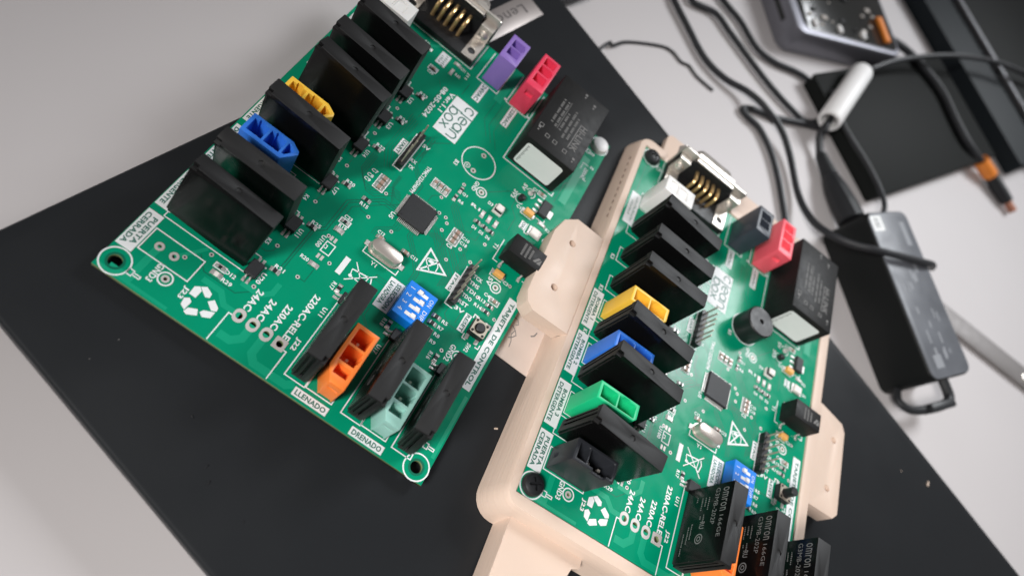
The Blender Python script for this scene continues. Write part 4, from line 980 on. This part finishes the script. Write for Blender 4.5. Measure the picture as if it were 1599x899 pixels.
cable('loose_wire', [(79.2, 212.0, -21.4), (81.6, 221.2, -21.2), (83.4, 219.6, -20.0), (88.5, 230.0, -21.3), (102.5, 243.7, -21.3), (109.3, 246.9, -21.3), (115.6, 245.5, -21.3), (120.3, 247.2, -21.3), (126.5, 245.1, -21.3), (136.6, 245.2, -21.3)], 0.75,
      'thin kinked black wire lying on the table beside the laptop', 'rubber', 8)
cable('cable', [(30, 232, -19), (45.2, 214.5, -19), (53.5, 220.5, -19), (60, 236, -19)], 3.0, 'black cable end at the top edge behind the laptop')

# white sleeve on the cable
p0 = Vector(W(204.5, 323.9, -6.9)); p1 = Vector(W(196.6, 274.6, -11)); dv = (p1-p0)
sv = empty('cable_sleeve', Matrix.Translation(p0*MM) @ dv.to_track_quat('Z', 'Y').to_matrix().to_4x4())
tag(sv, 'white cylindrical plastic sleeve threaded on a black cable', 'cable sleeve')
ln = dv.length
obj('tube', MB().lathe(0, 0, [(4.9, 0), (5.7, 0.5), (6.0, 1.6), (6.0, ln-1.2), (5.6, ln-0.3), (4.8, ln), (4.4, ln-0.1), (4.1, ln-7)], 32), ['white_part'], parent=sv, smooth=True)
obj('cable', MB().tube([(0, 0, -3), (0, 0, ln*0.5), (0, 0, ln-0.5), (1.5, -1.5, ln+6)], 1.8, 10), ['cable_sheath'], parent=sv, smooth=True)
# plug lead between the sleeve and the charger
pg = empty('charger_plug', Matrix.Translation(Vector(W(201.9, 260.5, -18))*MM)); tag(pg, 'black ribbed plug of the mains lead pushed into the charger', 'plug')
rel = lambda x, y, z: (x-201.9, y-260.5, z+18)
obj('lead', MB().tube([rel(196.4, 272.5, -12), rel(197.4, 267.5, -15.5), rel(201.9, 260.5, -18), rel(204.3, 256.7, -18)], 1.9, 10), ['cable_sheath'], parent=pg, smooth=True)
rp_ = [rel(202.3, 260.0, -18), rel(205.6, 255.6, -17.6), rel(211.4, 249, -16.8)]
obj('strain_relief', MB().tube(rp_, [2.3, 3.0, 3.7], 12), ['rubber'], parent=pg, smooth=True)
a_, b_ = Vector(rp_[0]), Vector(rp_[2])
for i in range(6):
    c_ = a_.lerp(b_, 0.1+i*0.15); dd = (b_-a_).normalized()
    obj('rib', MB().tube([c_, c_+dd*0.9], 3.0+0.22*i, 12, sub=1), ['rubber'], parent=pg, smooth=True)
obj('plug_body', solid('plug_body', MB().tube([rel(210.6, 249.6, -16.9), rel(215, 243, -15.6), rel(221, 235, -14), rel(226.5, 228, -12.6)], [3.8, 5.6, 6.4, 6.6], 12), ['rubber']), parent=pg)

# ------------------------------------------------------------------ charger
chm = Matrix.Translation(Vector((274, 159, 0))*MM) @ Matrix.Rotation(math.atan2(22.0, 22.6), 4, 'Z')
ch = empty('power_adapter', chm); tag(ch, 'black laptop power brick with grey label face beside the tray', 'power adapter')
obj('housing', solid('housing', MB().prism(rrect(0, 0, 31, 80, 4.5, 5), 0, 25.6), ['charger_black'], bevel=1.4, seg=3), parent=ch)
fc = obj('label_face', solid('label_face', MB().prism(rrect(0.7, 0.7, 30.3, 79.3, 4.0, 5), 25.2, 26.05), ['charger_face'], bevel=0.3), parent=ch)
s_ = MB()
random.seed(3)
for i in range(22):
    x = random.uniform(4, 22); y = random.uniform(6, 50); w_ = random.uniform(1.5, 6)
    s_.rect(x, y, x+random.uniform(0.8, 1.6), y+w_, 26.09+0.002*i)
s_.rect(22, 62, 25.5, 74, 26.08); s_.rect(6, 5, 12, 11, 26.15)
obj('printed_text', s_, ['charger_ink'], parent=fc)
bl_ = obj('barcode_label', MB().box(1.6, 70.2, 26.06, 9.4, 77.6, 26.16), ['sticker'], parent=ch); bl_['label'] = 'small white barcode label'
s_ = MB()
for i in range(6): s_.rect(3.4, 71.6+i*0.85, 7.4, 71.6+i*0.85+0.4+0.1*(i % 3), 26.18)
obj('bars', s_, ['sticker_ink'], parent=bl_)
obj('cord_strap', MB().tube([(1, 1, 8), (-2, -4, 8.5), (2, -9, 10), (12, -10.6, 12), (22, -10.4, 13), (28, -8, 13), (28.5, 1, 13)], [1.7, 1.7, 1.9, 2.1, 2.3, 2.3, 2.3], 10), ['rubber'], parent=ch, smooth=True)
obj('cord_clip', solid('cord_clip', MB().box(9, -12.6, 9.0, 28, -8.4, 15.6), ['rubber'], bevel=1.2), parent=ch)

# ------------------------------------------------------------------ hub
hm = Matrix.Translation(Vector((160.0, 309.0, 0))*MM) @ Matrix.Rotation(math.atan2(0.632, 0.774), 4, 'Z')
hb = empty('docking_hub', hm); tag(hb, 'grey metal hub with dark glossy window on top, at the top edge', 'hub')
obj('housing', solid('housing', MB().prism(rrect(0, 0, 88, 120, 7, 6), 0, 16), ['hub_metal'], bevel=1.6, seg=3), parent=hb)
wd = obj('window', solid('window', MB().prism(rrect(6.5, 3.2, 85.4, 116, 5, 5), 15.5, 16.35), ['hub_window'], bevel=0.3), parent=hb)
random.seed(5)
for i in range(26):
    x = random.uniform(12, 72); y = random.uniform(6, 40); r = random.uniform(0.8, 2.2)
    obj('component', MB().cbox(x-r, y-r*0.6, 16.3, x+r, y+r*0.6, 16.3+random.uniform(0.4, 1.2), 0.2), ['hub_bits' if i % 3 else 'chip'], parent=wd)
for x in (13, 33, 53): obj('component', MB().cbox(x, 5, 16.3, x+2.6, 10, 18.2, 0.5), ['white_part'], parent=wd)
o_ = obj('component', MB().cbox(73, 6.5, 16.3, 77, 24, 18.8, 0.6), ['orange_part'], parent=wd); o_['label'] = 'orange block inside the hub window'
for y0, y1 in ((12, 48), (60, 82)): obj('port', MB().cbox(-0.15, y0, 8.2, 0.6, y1, 11.2, 0.1), ['hub_window'], parent=hb)

# ------------------------------------------------------------------ black box, dark slabs, steel strip
bm_ = Matrix.Translation(Vector((240, 260, 0))*MM) @ Matrix.Rotation(math.atan2(0.815, 0.579), 4, 'Z')
bx = empty('black_box', bm_); tag(bx, 'flat matt black box behind the charger and the white sleeve', 'box')
obj('body', solid('body', MB().prism(rrect(0, 0, 137, 72, 2, 3), 0, 6.4), ['dark_box'], bevel=0.6), parent=bx)  # depth widened so its black stands in for shade beside the hub
obj('lid', solid('lid', MB().prism(rrect(-0.6, -0.6, 137.6, 72.6, 2, 3), 6.5, 8.6), ['dark_box'], bevel=0.6), parent=bx)
sm = Matrix.Translation(Vector((340, 379, 0))*MM) @ Matrix.Rotation(math.atan2(0.565, -0.825), 4, 'Z')
sb = empty('dark_device', sm); tag(sb, 'dark grey flat device with a silver edge in the top right corner', 'device')
obj('base', solid('base', MB().prism(rrect(0, -190, 230, 0, 3, 4), 0, 11.5), ['dark_slab'], bevel=0.8), parent=sb)
obj('trim', solid('trim', MB().box(-2, -40, 11.55, 230, -36.8, 15.5), ['slab_edge'], bevel=0.5), parent=sb)
obj('panel', solid('panel', MB().box(-2, -190, 11.55, 230, -40.05, 15.2), ['dark_box'], bevel=0.4), parent=sb)
ty = empty('usb_cable', Matrix.Translation(Vector(W(308.9, 356.5, -15))*MM)); tag(ty, 'black cable with an orange collar and plug lying over the black box', 'cable')
rel2 = lambda x, y, z: (x-308.9, y-356.5, z+15)
obj('lead', MB().tube([rel2(220, 382, -12), rel2(230, 385, -11.6), rel2(242.7, 384.4, -11), rel2(264.6, 378.9, -11), rel2(279.8, 364.9, -11), rel2(293.3, 354.9, -11.2), rel2(309.0, 355.9, -14)], 2.4, 10), ['cable_sheath'], parent=ty, smooth=True)
obj('collar', MB().tube([rel2(307.9, 356.3, -14), rel2(320.5, 357.0, -16.6)], 4.4, 14, sub=2), ['orange_part'], parent=ty, smooth=True)
obj('plug', MB().tube([rel2(320.3, 357.0, -16.6), rel2(331, 353.6, -17.6), rel2(339, 350.8, -18.2)], [4.0, 4.0, 3.6], 14), ['rubber'], parent=ty, smooth=True)
obj('plug_tip', solid('plug_tip', MB().tube([rel2(338.6, 350.9, -18.2), rel2(345.5, 348.5, -18.8)], 2.6, 8, sub=1), ['copper_tip']), parent=ty)
stp = Matrix.Translation(Vector((303.5, 237.4, 0))*MM) @ Matrix.Rotation(math.atan2(4.2, 60.6), 4, 'Z')
stl = empty('steel_strip', stp); tag(stl, 'narrow grey steel strip lying on the table right of the charger', 'metal strip')
obj('blade', solid('blade', MB().box(-4, -13, 0.2, 120, 0, 2.6), ['steel'], bevel=0.4), parent=stl)
obj('pivot', MB().lathe(61.5, -7.5, [(2.8, 2.6), (2.8, 3.2), (2.2, 3.5)], 20), ['nickel'], parent=stl, smooth=True)

# ------------------------------------------------------------------ crumbs on the lid
random.seed(11)
for k, (x, y, r, mt) in enumerate(((14.4, -18.1, .10, 'crumb_dim'), (16.3, -10.7, .11, 'crumb_dim'), (41.5, -16.4, .28, 'rubber'), (51.5, -24.4, .34, 'rubber'), (54.2, -27.2, .34, 'rubber'), (66.6, -30.5, .26, 'rubber'),
                          (112.6, 28.0, .4, 'dust'), (287.2, 118.7, .7, 'dust'), (272.2, 115.2, .2, 'dust'))):
    s = MB(); s.cbox(-r*1.6, -r*.7, 0, r*1.6, r*.7, r*.8, r*.3)
    lbls = {0: 'tiny pale crumb nearest the left end of the laptop front edge', 1: 'tiny pale crumb just below the loose board left corner', 2: 'tiny dark speck left of the two specks together on the lid',
            3: 'tiny dark speck, upper of two close together on the lid', 4: 'tiny dark speck, lower of two close together on the lid', 5: 'tiny dark speck nearest the bottom of the picture',
            6: 'small beige plastic shaving beside the tray left wall', 7: 'small beige crumb on the lid right of the tray', 8: 'faint pale crumb on the lid near the larger beige crumb'}
    o = obj('crumb', s, [mt], loc=(x, y, LID+TZ+0.02), rot=(0, 0, random.uniform(0, 3))); tag(o, lbls[k], 'crumb', 'crumbs and specks on the laptop lid')
